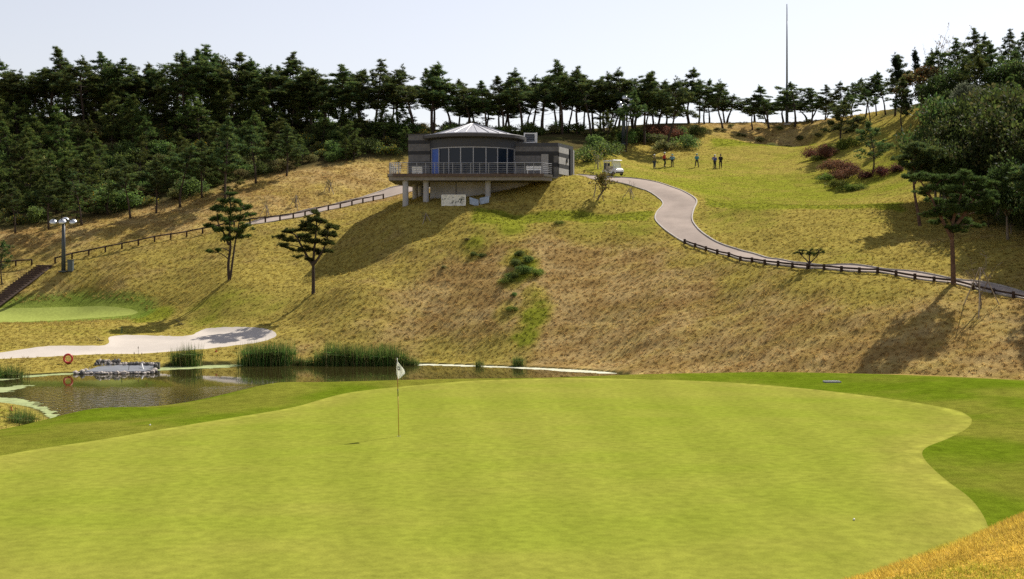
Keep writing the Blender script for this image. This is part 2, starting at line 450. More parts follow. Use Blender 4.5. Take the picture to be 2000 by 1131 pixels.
# ---------------------------------------------------------------- colours of the ground
STRAW = np.array([0.296, 0.196, 0.072])
TAN = np.array([0.385, 0.275, 0.115])
OLIVE = np.array([0.305, 0.244, 0.058])
LUSH = np.array([0.195, 0.208, 0.024])
LITTER = np.array([0.075, 0.062, 0.026])
_lush = [(1000,450,.8,3),(1150,446,.8,3),(1250,445,.85,3),(940,440,.7,3),(1150,385,.68,7),(1080,360,.6,4),(1240,385,.7,4),(1000,520,.05,8),(880,600,.1,9),(1200,560,.02,10),(1100,640,.06,9),(1300,600,.08,9),(1350,500,.45,4),(1450,540,.5,4),(1580,548,.7,4),(1700,565,.7,4),(1450,620,.2,8),(1600,660,.16,8),(1750,690,.14,8),(1880,690,.12,7),(1500,720,.15,6),
         (1350,330,.88,9),(1250,340,.85,7),(1450,380,.92,9),(1600,380,.92,8),(1500,300,.82,9),(1280,290,.5,6),(1480,250,.15,8),(1450,430,.8,6),(1600,430,.68,6),(1700,440,.68,6),(1500,480,.62,6),(1650,500,.66,5),(1800,480,.4,8),
         (250,540,.3,8),(120,560,.35,6),(420,540,.4,7),(560,540,.42,7),(420,600,.85,5),(520,595,.78,5),(320,575,.55,5),(300,610,1.0,3),(150,590,.8,4),(100,650,.62,5),(300,640,.75,5),(420,635,.7,5),(560,640,.4,5),(650,600,.35,6),(760,520,.4,6),(850,470,.5,5),(700,670,.3,6),(850,680,.4,5),(950,690,.4,4),
         (300,430,.12,8),(150,450,.12,8),(550,370,.14,8),(700,350,.12,8),(450,480,.35,6),(650,440,.35,6),(750,450,.35,6),(620,340,.12,7),(20,470,.12,8),(20,530,.3,6),(200,700,.5,4),(400,700,.5,4),(600,690,.25,4),(1000,705,.12,4),(1200,710,.12,5),(0,815,.75,6)]
_lw = []
for u, v, l, r in _lush:
    g = ground(u, v, 56)
    if g is not None: _lw.append((g[0], g[1], l, r))
# patches of fresh green
_patch = [(1012,505,1.0,1.6),(1030,530,1.0,1.3),(1000,545,.9,1.2),(1045,575,.8,1.2),(1062,600,.8,1.1),(1045,620,.9,1.2),(1035,640,1.0,1.2),(1025,660,1.0,1.1),(990,608,.5,1.1),(930,480,.7,1.5),(1000,440,.3,2.0),(300,620,.6,2.0),(660,700,.5,2.2),(860,705,.3,1.5),(990,690,.3,2.5)]
_pw = []
for u, v, l, r in _patch:
    g = ground(u, v, 56)
    if g is not None: _pw.append((g[0], g[1], l, r))

TEES = [np.array([P(*c)[:2] for c in q] + [P(c[0], c[1], c[2] + b)[:2] for c in q[::-1]]) for q, b in (
    ([(925,432,119.2),(1000,431,118.9),(1100,431.5,118.6),(1200,431.5,118.2),(1275,431,118)], 4.0),
    ([(1385,407,123),(1440,406,118.8),(1500,406,117.3),(1600,406,116.3),(1700,407,114.3),(1760,409,112.4)], 11.0),
    ([(1395,285.5,174.3),(1450,284,175.4),(1520,284,175.4),(1588,286,174.6)], 6.0))]
def grass_colour(x, y):
    x = np.asarray(x, float); y = np.asarray(y, float)
    num = np.zeros(x.shape); den = np.zeros(x.shape) + 1e-9
    for a, b, l, r in _lw:
        w = 1.0 / (1e-3 + (((x - a) ** 2 + (y - b) ** 2) / (r * r)) ** 1.7)
        num += w * l; den += w
    L = num / den
    n1 = fbm(x / 5.0, y / 3.5, 4, 41); n2 = fbm(x / 1.1, y / 0.7, 3, 57); n3 = fbm(x / 14.0, y / 10.0, 3, 77)
    L = L + 0.32 * (n1 - 0.5) + 0.34 * (n2 - 0.5) + 0.18 * (n3 - 0.5)
    for a, b, l, r in _pw:
        rr = np.hypot((x - a), (y - b) * 0.8) / r + 0.9 * (n2 - 0.5) + 0.9 * (n1 - 0.5)
        L = L + l * 0.9 * smooth(1.25, 0.3, rr)
    for q in TEES: L = L + 0.7 * smooth(0.5, -0.5, poly_sd(x, y, q) + 1.2 * (n2 - .5) + 1.6 * (n1 - .5))
    L = np.clip(L, 0, 1.15)
    a = smooth(0.0, 0.5, L)[..., None]; b = smooth(0.6, 1.05, L)[..., None]
    mixn = smooth(0.35, 0.65, fbm(x / 2.2 + 9, y / 1.3, 3, 91))[..., None]
    base = STRAW * (1 - mixn) + TAN * mixn
    c = base * (1 - a) + OLIVE * a
    c = c * (1 - b) + LUSH * b
    c = c * (0.82 + 0.36 * n2[..., None])
    return c
# ---------------------------------------------------------------- cut the ground into its surfaces
def wood_mask(x, y):
    """1 where the wood covers the ground (leaf litter instead of grass)"""
    m = np.zeros(np.shape(x))
    return np.maximum(m, np.maximum(smooth(-1.0, 2.0, -poly_sd(x, y, WOOD_L)), smooth(-1.0, 2.5, -poly_sd(x, y, WOOD_R))))
WOOD_L = np.array([P(*c)[:2] for c in [(-250,455,136),(0,450,136),(200,428,138.5),(350,394,143),(500,350,149.5),(620,328,153.5),(760,310,160),(900,300,163),(1130,300,157),(1190,290,164),(1260,268,177),(1330,262,182)]] + [[30,200],[0,215],[-95,215]])
WOOD_R = np.array([P(*c)[:2] for c in [(2150,470,95),(2000,470,98),(1900,430,111),(1830,400,120),(1800,330,138),(1790,260,158),(1800,215,167),(1700,238,178)]] + [[62,200],[98,195],[98,90]])

tint = grass_colour(XX, YY)
wm = wood_mask(XX, YY)[..., None]
litt = LITTER * (0.6 + 0.9 * fbm(XX / 1.7, YY / 1.7, 4, 13))[..., None] + np.array([0.0, 0.012, 0.0]) * smooth(0.45, 0.6, fbm(XX / 3, YY / 3, 3, 15))[..., None]
tint = tint * (1 - wm) + litt * wm
# golden grass of the near mound and the spit
gold = np.array([0.45, 0.29, 0.05]) * (0.75 + 0.5 * fbm(XX / .25, YY / .25, 3, 23))[..., None]
wgold = smooth(19, 15, YY)[..., None]
tint = tint * (1 - wgold) + gold * wgold
# fringe of the left green
wl = (smooth(2.2, 1.2, SD['lgreen']) * 0.8)[..., None]
tint = tint * (1 - wl) + np.array([0.13, 0.20, 0.03]) * wl
# wet, bare rim of the pond
wb = (smooth(0.45, 0.12, SD['pond']) * smooth(54, 60, YY))[..., None]
tint = tint * (1 - wb) + np.array([0.06, 0.058, 0.022]) * wb

V = np.stack([XX.ravel(), YY.ravel(), ZZ.ravel()], 1)
gxg = np.gradient(ZZ, gy, gx)
NRM = np.stack([-gxg[1].ravel(), -gxg[0].ravel(), np.ones(V.shape[0])], 1)
NRM /= np.linalg.norm(NRM, axis=1)[:, None]
idx = np.arange(NX * NY).reshape(NY, NX)
a, b, c, d = idx[:-1, :-1].ravel(), idx[:-1, 1:].ravel(), idx[1:, 1:].ravel(), idx[1:, :-1].ravel()
TRI = np.concatenate([np.stack([a, b, c], 1), np.stack([a, c, d], 1)])
ATT = {'sand': SD['sand'].ravel(), 'green': SD['green'].ravel(), 'collar': SD['collar'].ravel(), 'lgreen': SD['lgreen'].ravel(), 'path': SD['path'].ravel()}
TINT = tint.reshape(-1, 3)
pool = {'V': [V], 'N': [NRM], 'T': [TINT], **{k: [v] for k, v in ATT.items()}}
tot = len(V)

def cut(polys, key):
    """split a triangle list into (inside, outside) of one outline, making the shared edge"""
    global tot
    sd = np.concatenate(pool[key]); vv = np.concatenate(pool['V']); nn = np.concatenate(pool['N']); tt = np.concatenate(pool['T'])
    oth = {k: np.concatenate(pool[k]) for k in ATT}
    s = sd[polys] < 0
    k = s.sum(1)
    ins = [polys[k == 3]]; outs = [polys[k == 0]]
    new = {}; nv = []; nin = []; nout = []
    for t in polys[(k > 0) & (k < 3)]:
        pin, pout = [], []
        for i in range(3):
            p, q = int(t[i]), int(t[(i + 1) % 3])
            (pin if sd[p] < 0 else pout).append(p)
            if (sd[p] < 0) != (sd[q] < 0):
                e = (min(p, q), max(p, q))
                if e not in new:
                    f = sd[e[0]] / (sd[e[0]] - sd[e[1]])
                    new[e] = tot + len(nv)
                    nv.append((e[0], e[1], f))
                pin.append(new[e]); pout.append(new[e])
        for src, dst in ((pin, nin), (pout, nout)):
            for i in range(1, len(src) - 1): dst.append((src[0], src[i], src[i + 1]))
    if nv:
        nvA = np.array(nv); i0 = nvA[:, 0].astype(int); i1 = nvA[:, 1].astype(int); f = nvA[:, 2]
        lerp = lambda arr: arr[i0] * ((1 - f) if arr.ndim == 1 else (1 - f)[:, None]) + arr[i1] * (f if arr.ndim == 1 else f[:, None])
        pool['V'].append(lerp(vv)); pool['N'].append(lerp(nn)); pool['T'].append(lerp(tt))
        for q in ATT:
            x = lerp(oth[q])
            if q == key: x[:] = 0
            pool[q].append(x)
        tot += len(nv)
    if nin: ins.append(np.array(nin))
    if nout: outs.append(np.array(nout))
    return np.concatenate(ins), np.concatenate(outs)

def mesh_np(name, v, tris, mat, tintc=None, normals=None, smooth_sh=True, parent=None, link=True):
    me = bpy.data.meshes.new(name)
    v = np.ascontiguousarray(v, dtype=np.float32); tris = np.ascontiguousarray(tris, dtype=np.int32)
    me.vertices.add(len(v)); me.vertices.foreach_set('co', v.ravel())
    me.loops.add(tris.size); me.loops.foreach_set('vertex_index', tris.ravel())
    me.polygons.add(len(tris))
    me.polygons.foreach_set('loop_start', np.arange(0, tris.size, tris.shape[1], dtype=np.int32))
    me.update(calc_edges=True)
    me.polygons.foreach_set('use_smooth', np.full(len(tris), smooth_sh, bool))
    if tintc is not None:
        at = me.attributes.new('tint', 'FLOAT_COLOR', 'POINT')
        cc = np.ones((len(v), 4), np.float32); cc[:, :3] = tintc
        at.data.foreach_set('color', cc.ravel())
    if normals is not None:
        me.normals_split_custom_set_from_vertices(np.asarray(normals, np.float32).tolist())
    if mat is not None: me.materials.append(mat)
    me.validate()
    if not link: return me
    o = bpy.data.objects.new(name, me)
    col.objects.link(o)
    if parent is not None: o.parent = parent
    return o

def surface(name, tris, mat, tintc=None, dz=0.0):
    vv = np.concatenate(pool['V']); nn = np.concatenate(pool['N']); tt = np.concatenate(pool['T'])
    u, inv = np.unique(tris.ravel(), return_inverse=True)
    v = vv[u].copy(); v[:, 2] += dz
    tc = tt[u] if tintc is None else (tintc(v[:, 0], v[:, 1]) if callable(tintc) else np.tile(np.array(tintc), (len(u), 1)))
    o = mesh_np(name, v, inv.reshape(-1, 3), mat, tc, nn[u])
    o['kind'] = 'structure'
    return o

M = {}
M['rough'] = grass_mat('rough_grass_ground', fine=6.0, var=0.45, bump=1.0, bdist=0.12, stretch=(1.0, 1.9, 1.9))
M['green'] = grass_mat('putting_green_turf', fine=26.0, var=0.28, bump=0.35, bdist=0.01)
M['collar'] = grass_mat('collar_turf', fine=17.0, var=0.38, bump=0.8, bdist=0.05)
M['sand'] = grass_mat('bunker_sand', fine=7.0, var=0.05, bump=0.25, bdist=0.05)
M['concrete_path'] = grass_mat('path_concrete', fine=4.0, var=0.10, bump=0.15, bdist=0.02, rough=0.85)

def green_tint(x, y):
    base = np.array([0.166, 0.197, 0.022])
    warm = np.array([0.196, 0.194, 0.034])
    # mower passes fan towards the back of the green
    ang = np.arctan2(x - 6.0, y + 35.0) * 90.0 / 1.55 + 0.25 * fbm(x / 4, y / 4, 2, 7)
    st = smooth(0.35, 0.65, 0.5 + 0.5 * np.sin(ang * math.pi)) - 0.5
    n = fbm(x / 6.0, y / 6.0, 4, 101); n2 = fbm(x / 1.4, y / 1.4, 3, 107)
    # worn band just inside the edge
    sdg = poly_sd(x, y, GREEN)
    n3 = fbm(x / 2.2, y / 1.0, 4, 113); n4 = fbm(x / .5, y / .35, 3, 117)
    k = np.clip(0.45 * smooth(0.30, 0.75, n) + 0.3 * smooth(.30, .74, n3) + .1 + 0.45 * smooth(2.2, 0.3, -sdg), 0, 1)[..., None]
    c = base * (1 - k) + warm * k
    edge = smooth(.30, .12, -sdg) * smooth(.02, .08, -sdg)
    c = c * (1 + 0.35 * edge[..., None])
    return c * (1 + 0.085 * st + 0.06 * (n - 0.5) + 0.06 * (n2 - 0.5) + .04 * (n3 - .5) + .10 * (n4 - .5) + .06)[..., None]

def collar_tint(x, y):
    n = fbm(x / 3.0, y / 3.0, 4, 131); n2 = fbm(x / 0.7, y / 0.7, 3, 137); n3 = fbm(x / 9, y / 9, 3, 139)
    a = np.array([0.090, 0.130, 0.007]); b = np.array([0.160, 0.155, 0.024])
    k = np.clip(smooth(0.35, 0.7, n) * 0.7 + 0.5 * (n3 - 0.4) + 0.2 * (n2 - .5), 0, 1)[..., None]
    c = a * (1 - k) + b * k
    # longer strip against the pond bank dries out
    sdc = poly_sd(x, y, COLLAR)
    e = (smooth(-0.45, -0.08, sdc) * 0.75)[..., None]
    return (c * (1 - e) + np.array([0.24, 0.21, 0.04]) * e) * (0.86 + 0.28 * n2[..., None])

def lgreen_tint(x, y):
    n = fbm(x / 4, y / 4, 3, 151)
    st = smooth(0.4, 0.6, 0.5 + 0.5 * np.sin(y * 2.2 + x * 0.2)) - .5
    return np.array([0.27, 0.31, 0.075]) * (1 + 0.05 * st + 0.2 * (n - .5))[..., None]

def sand_tint(x, y):
    n = fbm(x / 1.5, y / 1.5, 4, 161)
    return np.array([0.475, 0.43, 0.38]) * (0.93 + 0.14 * n)[..., None]

def path_tint(x, y):
    n = fbm(x / 2.5, y / 2.5, 4, 171); n2 = fbm(x / .5, y / .5, 3, 173)
    wear = smooth(.45, 1.0, -np.minimum(poly_sd(x, y, PATH1), poly_sd(x, y, PATH2)))
    n = n - .16 * wear
    return np.array([0.345, 0.29, 0.252]) * (0.78 + 0.36 * n + 0.1 * (n2 - .5))[..., None]

rest = TRI
t_green, rest = cut(rest, 'green')
t_collar, rest = cut(rest, 'collar')
t_sand, rest = cut(rest, 'sand')
t_lg, rest = cut(rest, 'lgreen')
t_path, rest = cut(rest, 'path')
surface('putting_green', t_green, M['green'], green_tint)
surface('green_collar', t_collar, M['collar'], collar_tint)
surface('bunker_sand', t_sand, M['sand'], sand_tint)
surface('far_putting_green', t_lg, M['green'], lgreen_tint)
path_o = surface('cart_path', t_path, M['concrete_path'], path_tint)
surface('ground', rest, M['rough'])

# ---------------------------------------------------------------- pond
def water_mat():
    m, nt, b = mat_base('pond_water')
    b.inputs['Base Color'].default_value = (0.030, 0.026, 0.008, 1)
    b.inputs['Roughness'].default_value = 0.03
    b.inputs['IOR'].default_value = 1.33
    b.inputs['Specular IOR Level'].default_value = 0.9
    g = nt.nodes.new('ShaderNodeNewGeometry')
    mp = nt.nodes.new('ShaderNodeMapping'); mp.inputs['Scale'].default_value = (1.0, 0.55, 1)
    nt.links.new(g.outputs['Position'], mp.inputs[0])
    n1 = nt.nodes.new('ShaderNodeTexNoise'); n1.inputs['Scale'].default_value = 3.4; n1.inputs['Detail'].default_value = 3
    n2 = nt.nodes.new('ShaderNodeTexNoise'); n2.inputs['Scale'].default_value = 0.09; n2.inputs['Detail'].default_value = 2
    nt.links.new(mp.outputs[0], n1.inputs['Vector']); nt.links.new(g.outputs['Position'], n2.inputs['Vector'])
    # the breeze reaches the open middle of the pond, the far bank lies in the lee
    sx = nt.nodes.new('ShaderNodeSeparateXYZ'); nt.links.new(g.outputs['Position'], sx.inputs[0])
    r1 = nt.nodes.new('ShaderNodeMapRange'); r1.inputs[1].default_value = 83.0; r1.inputs[2].default_value = 76.0; r1.inputs[3].default_value = 0.0; r1.inputs[4].default_value = 1.0
    nt.links.new(sx.outputs['Y'], r1.inputs[0])
    r2 = nt.nodes.new('ShaderNodeMapRange'); r2.inputs[1].default_value = 0.35; r2.inputs[2].default_value = 0.6
    nt.links.new(n2.outputs['Fac'], r2.inputs[0])
    mu = nt.nodes.new('ShaderNodeMath'); mu.operation = 'MULTIPLY'
    nt.links.new(r1.outputs[0], mu.inputs[0]); mu.inputs[1].default_value = 0.75
    ad = nt.nodes.new('ShaderNodeMath'); ad.operation = 'ADD'; ad.inputs[1].default_value = 0.010
    nt.links.new(mu.outputs[0], ad.inputs[0])
    bp = nt.nodes.new('ShaderNodeBump'); bp.inputs['Distance'].default_value = 0.10
    nt.links.new(ad.outputs[0], bp.inputs['Strength'])
    nt.links.new(n1.outputs['Fac'], bp.inputs['Height'])
    nt.links.new(bp.outputs[0], b.inputs['Normal'])
    return m
M['water'] = water_mat()
def sheet(name, poly, z, mat, kind='structure', label=None):
    bm = bmesh.new()
    vs = [bm.verts.new((p[0], p[1], z)) for p in poly]
    f = bm.faces.new(vs)
    f.normal_update()
    if f.normal.z < 0: f.normal_flip()
    bmesh.ops.triangulate(bm, faces=bm.faces[:])
    me = bpy.data.meshes.new(name); bm.to_mesh(me); bm.free()
    me.materials.append(mat)
    o = bpy.data.objects.new(name, me); col.objects.link(o)
    o['kind'] = kind
    if label: o['label'] = label
    return o
# the sheet reaches 0.25 m under the bank all round
def grow(poly, r):
    poly = np.asarray(poly); n = len(poly); out = []
    ar = 0.5 * np.sum(poly[:, 0] * np.roll(poly[:, 1], -1) - np.roll(poly[:, 0], -1) * poly[:, 1])
    s = 1 if ar > 0 else -1
    for i in range(n):
        t = poly[(i + 1) % n] - poly[i - 1]
        L = np.hypot(*t) + 1e-9
        out.append(poly[i] + s * r * np.array([t[1], -t[0]]) / L)
    return np.array(out)
sheet('pond', grow(POND, 0.3), 0.0, M['water'])
# ---------------------------------------------------------------- mesh builder
class MB:
    def __init__(self):
        self.v = []; self.f = []; self.m = []; self.t = []
    def add(self, vs, fs, mi=0, tint=(1, 1, 1)):
        o = len(self.v)
        self.v += [tuple(map(float, p)) for p in vs]
        self.t += [tint] * len(vs)
        for f in fs:
            self.f.append([i + o for i in f]); self.m.append(mi)
    def box(self, c, s, rz=0.0, mi=0, taper=1.0, rx=0.0, bevel=0.0):
        hx, hy, hz = s[0] / 2, s[1] / 2, s[2] / 2
        vs = []
        for z, k in ((-hz, 1), (hz, taper)):
            for x, y in ((-hx, -hy), (hx, -hy), (hx, hy), (-hx, hy)):
                vs.append((x * k, y * k, z))
        R = Matrix.Rotation(rz, 3, 'Z') @ Matrix.Rotation(rx, 3, 'X')
        vs = [R @ Vector(p) + Vector(c) for p in vs]
        self.add(vs, [(0, 3, 2, 1), (4, 5, 6, 7), (0, 1, 5, 4), (1, 2, 6, 5), (2, 3, 7, 6), (3, 0, 4, 7)], mi)
        return self
    def tube(self, pts, rad, n=8, mi=0, cap=True, tint=(1, 1, 1)):
        pts = [Vector(p) for p in pts]
        if not hasattr(rad, '__len__'): rad = [rad] * len(pts)
        o = len(self.v); vs = []
        prev = None
        for i, p in enumerate(pts):
            d = (pts[min(i + 1, len(pts) - 1)] - pts[max(i - 1, 0)])
            d = d.normalized() if d.length > 1e-9 else Vector((0, 0, 1))
            a = prev if prev is not None else (Vector((1, 0, 0)) if abs(d.x) < 0.9 else Vector((0, 1, 0)))
            a = (a - d * a.dot(d)).normalized(); prev = a
            b = d.cross(a)
            for k in range(n):
                t = 2 * math.pi * k / n
                vs.append(p + (a * math.cos(t) + b * math.sin(t)) * rad[i])
        fs = []
        for i in range(len(pts) - 1):
            for k in range(n):
                fs.append((i * n + k, i * n + (k + 1) % n, (i + 1) * n + (k + 1) % n, (i + 1) * n + k))
        if cap:
            fs.append(tuple(range(n))[::-1]); fs.append(tuple(range((len(pts) - 1) * n, len(pts) * n)))
        self.add(vs, fs, mi, tint)
        return self
    def lathe(self, prof, n=24, c=(0, 0, 0), a0=0.0, a1=2 * math.pi, mi=0):
        full = abs(a1 - a0 - 2 * math.pi) < 1e-6
        m = n if full else n + 1
        vs = []
        for r, z in prof:
            for k in range(m):
                t = a0 + (a1 - a0) * k / n
                vs.append((c[0] + r * math.cos(t), c[1] + r * math.sin(t), c[2] + z))
        fs = []
        for i in range(len(prof) - 1):
            for k in range(n):
                k2 = (k + 1) % m
                fs.append((i * m + k, i * m + k2, (i + 1) * m + k2, (i + 1) * m + k))
        self.add(vs, fs, mi)
        return self
    def prism(self, poly, z0, z1, mi=0):
        n = len(poly)
        vs = [(p[0], p[1], z0) for p in poly] + [(p[0], p[1], z1) for p in poly]
        fs = [tuple(range(n))[::-1], tuple(range(n, 2 * n))]
        for i in range(n): fs.append((i, (i + 1) % n, n + (i + 1) % n, n + i))
        self.add(vs, fs, mi)
        return self
    def mesh(self, name, mats, smooth_sh=False, tint=False):
        me = bpy.data.meshes.new(name)
        me.from_pydata(self.v, [], self.f)
        for m in (mats if isinstance(mats, (list, tuple)) else [mats]): me.materials.append(m)
        me.polygons.foreach_set('material_index', self.m)
        me.polygons.foreach_set('use_smooth', [smooth_sh] * len(self.f))
        if tint:
            at = me.attributes.new('tint', 'FLOAT_COLOR', 'POINT')
            at.data.foreach_set('color', [c for t in self.t for c in (*t, 1.0)])
        me.update()
        return me
    def build(self, name, mats, parent=None, smooth_sh=False, loc=None, tint=False, bevel=0.0):
        me = self.mesh(name, mats, smooth_sh, tint)
        o = bpy.data.objects.new(name, me); col.objects.link(o)
        if parent is not None: o.parent = parent
        if loc is not None: o.location = loc
        if bevel:
            b = o.modifiers.new('bevel', 'BEVEL'); b.width = bevel; b.segments = 2; b.limit_method = 'ANGLE'
        return o

def obj(name, me, parent=None, loc=None):
    o = bpy.data.objects.new(name, me); col.objects.link(o)
    if parent is not None: o.parent = parent
    if loc is not None: o.location = loc
    return o

# ---------------------------------------------------------------- vegetation
M['bark'] = plain('pine_bark', (0.055, 0.040, 0.030), 0.95, var=0.4, scale=6, bump=0.6)
M['bark_grey'] = plain('grey_bark', (0.16, 0.13, 0.10), 0.95, var=0.35, scale=6, bump=0.5)
M['leaf'] = leaf_mat('needles_and_leaves', 0.5)
M['blade'] = leaf_mat('grass_blades', 0.40)
M['stake'] = plain('weathered_stake', (0.30, 0.26, 0.21), 0.85, var=0.3, scale=5)

class Blades:
    """collects thin triangles / leaf quads fast"""
    def __init__(self): self.p = []; self.d = []; self.w = []; self.l = []; self.c = []
    def add(self, p, d, l, w, c):
        self.p.append(p); self.d.append(d); self.l.append(l); self.w.append(w); self.c.append(c)
    def mesh(self, name, mat, rng, quad=False, sides=None):
        p = np.concatenate(self.p); d = np.concatenate(self.d); l = np.concatenate(self.l); w = np.concatenate(self.w); c = np.concatenate(self.c)
        d = d / (np.linalg.norm(d, axis=1)[:, None] + 1e-9)
        r = rng.normal(size=p.shape)
        s = np.cross(d, r); s /= (np.linalg.norm(s, axis=1)[:, None] + 1e-9)
        if quad:
            a = p; b = p + d * (l * .5)[:, None] + s * (w * .5)[:, None]; e = p + d * l[:, None]; f = p + d * (l * .5)[:, None] - s * (w * .5)[:, None]
            v = np.stack([a, b, e, f], 1).reshape(-1, 3)
            t = np.arange(len(v)).reshape(-1, 4)
            tc = np.repeat(c, 4, 0)
        else:
            a = p + s * (w * .5)[:, None]; b = p - s * (w * .5)[:, None]; e = p + d * l[:, None]
            v = np.stack([a, b, e], 1).reshape(-1, 3)
            t = np.arange(len(v)).reshape(-1, 3)
            tc = np.repeat(c, 3, 0)
        return mesh_np(name, v, t, mat, tc, None, False, link=False)

def bent(p0, dirv, L, n, wob, rng, up=0.0):
    """a wandering limb"""
    pts = [np.array(p0, float)]; d = np.array(dirv, float); d /= np.linalg.norm(d)
    for i in range(n):
        d = d + rng.normal(size=3) * wob + np.array([0, 0, up])
        d /= np.linalg.norm(d)
        pts.append(pts[-1] + d * L / n)
    return pts

NEEDLE = [np.array([0.064, 0.104, 0.030]), np.array([0.096, 0.130, 0.032]), np.array([0.048, 0.086, 0.040]), np.array([0.128, 0.155, 0.042])]

def needle_pads(B, c, rad, flat, n, rng, size, tints, up=0.5):
    """a cushion of needle tufts round c"""
    k = n
    q = rng.normal(size=(k, 3)); q /= np.linalg.norm(q, axis=1)[:, None]
    q *= (rng.random(k) ** 0.45)[:, None] * rad
    q[:, 2] *= flat
    m = 9
    pp = np.repeat(q + c, m, 0)
    dd = rng.normal(size=(k * m, 3)); dd[:, 2] = np.abs(dd[:, 2]) * 0.8 + up * rng.random(k * m)
    out = np.repeat(q, m, 0); out[:, 2] *= 0.4
    dd = dd * 0.8 + out / (rad + 1e-6) * 0.9
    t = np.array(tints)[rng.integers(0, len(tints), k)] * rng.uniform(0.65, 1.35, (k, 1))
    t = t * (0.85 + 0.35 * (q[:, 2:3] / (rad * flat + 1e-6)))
    B.add(pp, dd, rng.uniform(.7, 1.3, k * m) * size, np.full(k * m, size * 0.20), np.repeat(t, m, 0))

def make_pine(seed, h=9.0, bare=0.42, spread=2.4, fork=False, lean=0.0, size=0.30, dens=1.0, flat=0.58, spire=True, rad0=0.15, tints=NEEDLE, levels=9, bark=None, lowest=0.0):
    rng = np.random.default_rng(seed)
    T = MB(); B = Blades()
    stems = []
    nst = 2 if fork else 1
    for s in range(nst):
        a = rng.uniform(0, 6.28)
        off = np.array([math.cos(a), math.sin(a), 0]) * (0.12 if fork else 0)
        if s == 1: off = -off
        pts = bent((off[0] * .5, off[1] * .5, -0.25), (lean + off[0] * 0.5, off[1] * 0.5, 1), h * (1.0 if s == 0 else 0.86), 9, 0.055, rng, 0.03)
        rr = [rad0 * (1 - 0.88 * (i / 9)) * (1 if s == 0 else .85) for i in range(10)]
        rr[0] *= 1.25
        T.tube(pts, rr, 8)
        stems.append((np.array(pts), rr))
    for pts, rr in stems:
        L = len(pts) - 1
        for k in range(levels):
            f = (k + rng.uniform(0.1, .9)) / levels
            t = bare + (0.98 - bare) * f
            i = min(int(t * L), L - 1); fr = t * L - i
            p = pts[i] * (1 - fr) + pts[i + 1] * fr
            prof = (math.sin(math.pi * min(1.0, (f * 0.80 + 0.27))) ** 0.8) if not spire else (1.0 - f) ** 0.75 * (0.75 + 0.25 * min(1, f * 5)) + 0.10
            nb = rng.integers(3, 5)
            a0 = rng.uniform(0, 6.28)
            for b in range(nb):
                a = a0 + b * 6.283 / nb + rng.normal() * 0.35
                ln = spread * prof * rng.uniform(0.55, 1.2)
                pitch = rng.uniform(-0.12, 0.55) + 0.35 * f
                d = np.array([math.cos(a) * math.cos(pitch), math.sin(a) * math.cos(pitch), math.sin(pitch)])
                br = bent(p, d, ln, 4, 0.16, rng, 0.05)
                r0 = rr[i] * 0.45 + 0.008
                T.tube(br, [r0, r0 * .75, r0 * .55, r0 * .4, r0 * .2], 5, cap=False)
                ncl = max(2, int(ln * 2.1 * dens))
                for c in range(ncl):
                    g = 0.42 + 0.58 * (c + rng.random()) / ncl
                    q = br[min(int(g * 4), 3)] + (br[min(int(g * 4) + 1, 4)] - br[min(int(g * 4), 3)]) * (g * 4 % 1 if g < 1 else 1)
                    side = np.array([-d[1], d[0], 0]) * rng.normal() * ln * 0.20
                    rad = rng.uniform(.26, .5) * (0.55 + 0.20 * ln)
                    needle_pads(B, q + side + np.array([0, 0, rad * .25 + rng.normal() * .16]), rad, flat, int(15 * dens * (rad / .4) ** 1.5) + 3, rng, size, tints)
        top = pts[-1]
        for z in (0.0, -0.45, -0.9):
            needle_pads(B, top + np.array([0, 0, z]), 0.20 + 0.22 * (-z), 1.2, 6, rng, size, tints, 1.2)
        # candles at the leader
        needle_pads(B, top + np.array([0, 0, .25]), 0.10, 2.5, 4, rng, size, tints, 2.0)
    # dead stubs below the crown
    for k in range(6):
        t = rng.uniform(0.05, max(bare, 0.12)); pts = stems[0][0]
        i = int(t * 9); p = pts[i]
        a = rng.uniform(0, 6.28)
        T.tube(bent(p, (math.cos(a), math.sin(a), rng.uniform(-.2, .5)), rng.uniform(.3, 1.0), 3, .2, rng), [.022, .018, .013, .006], 4, cap=False)
    return T.mesh('trunk', bark or M['bark'], True), B.mesh('crown', M['leaf'], rng), h

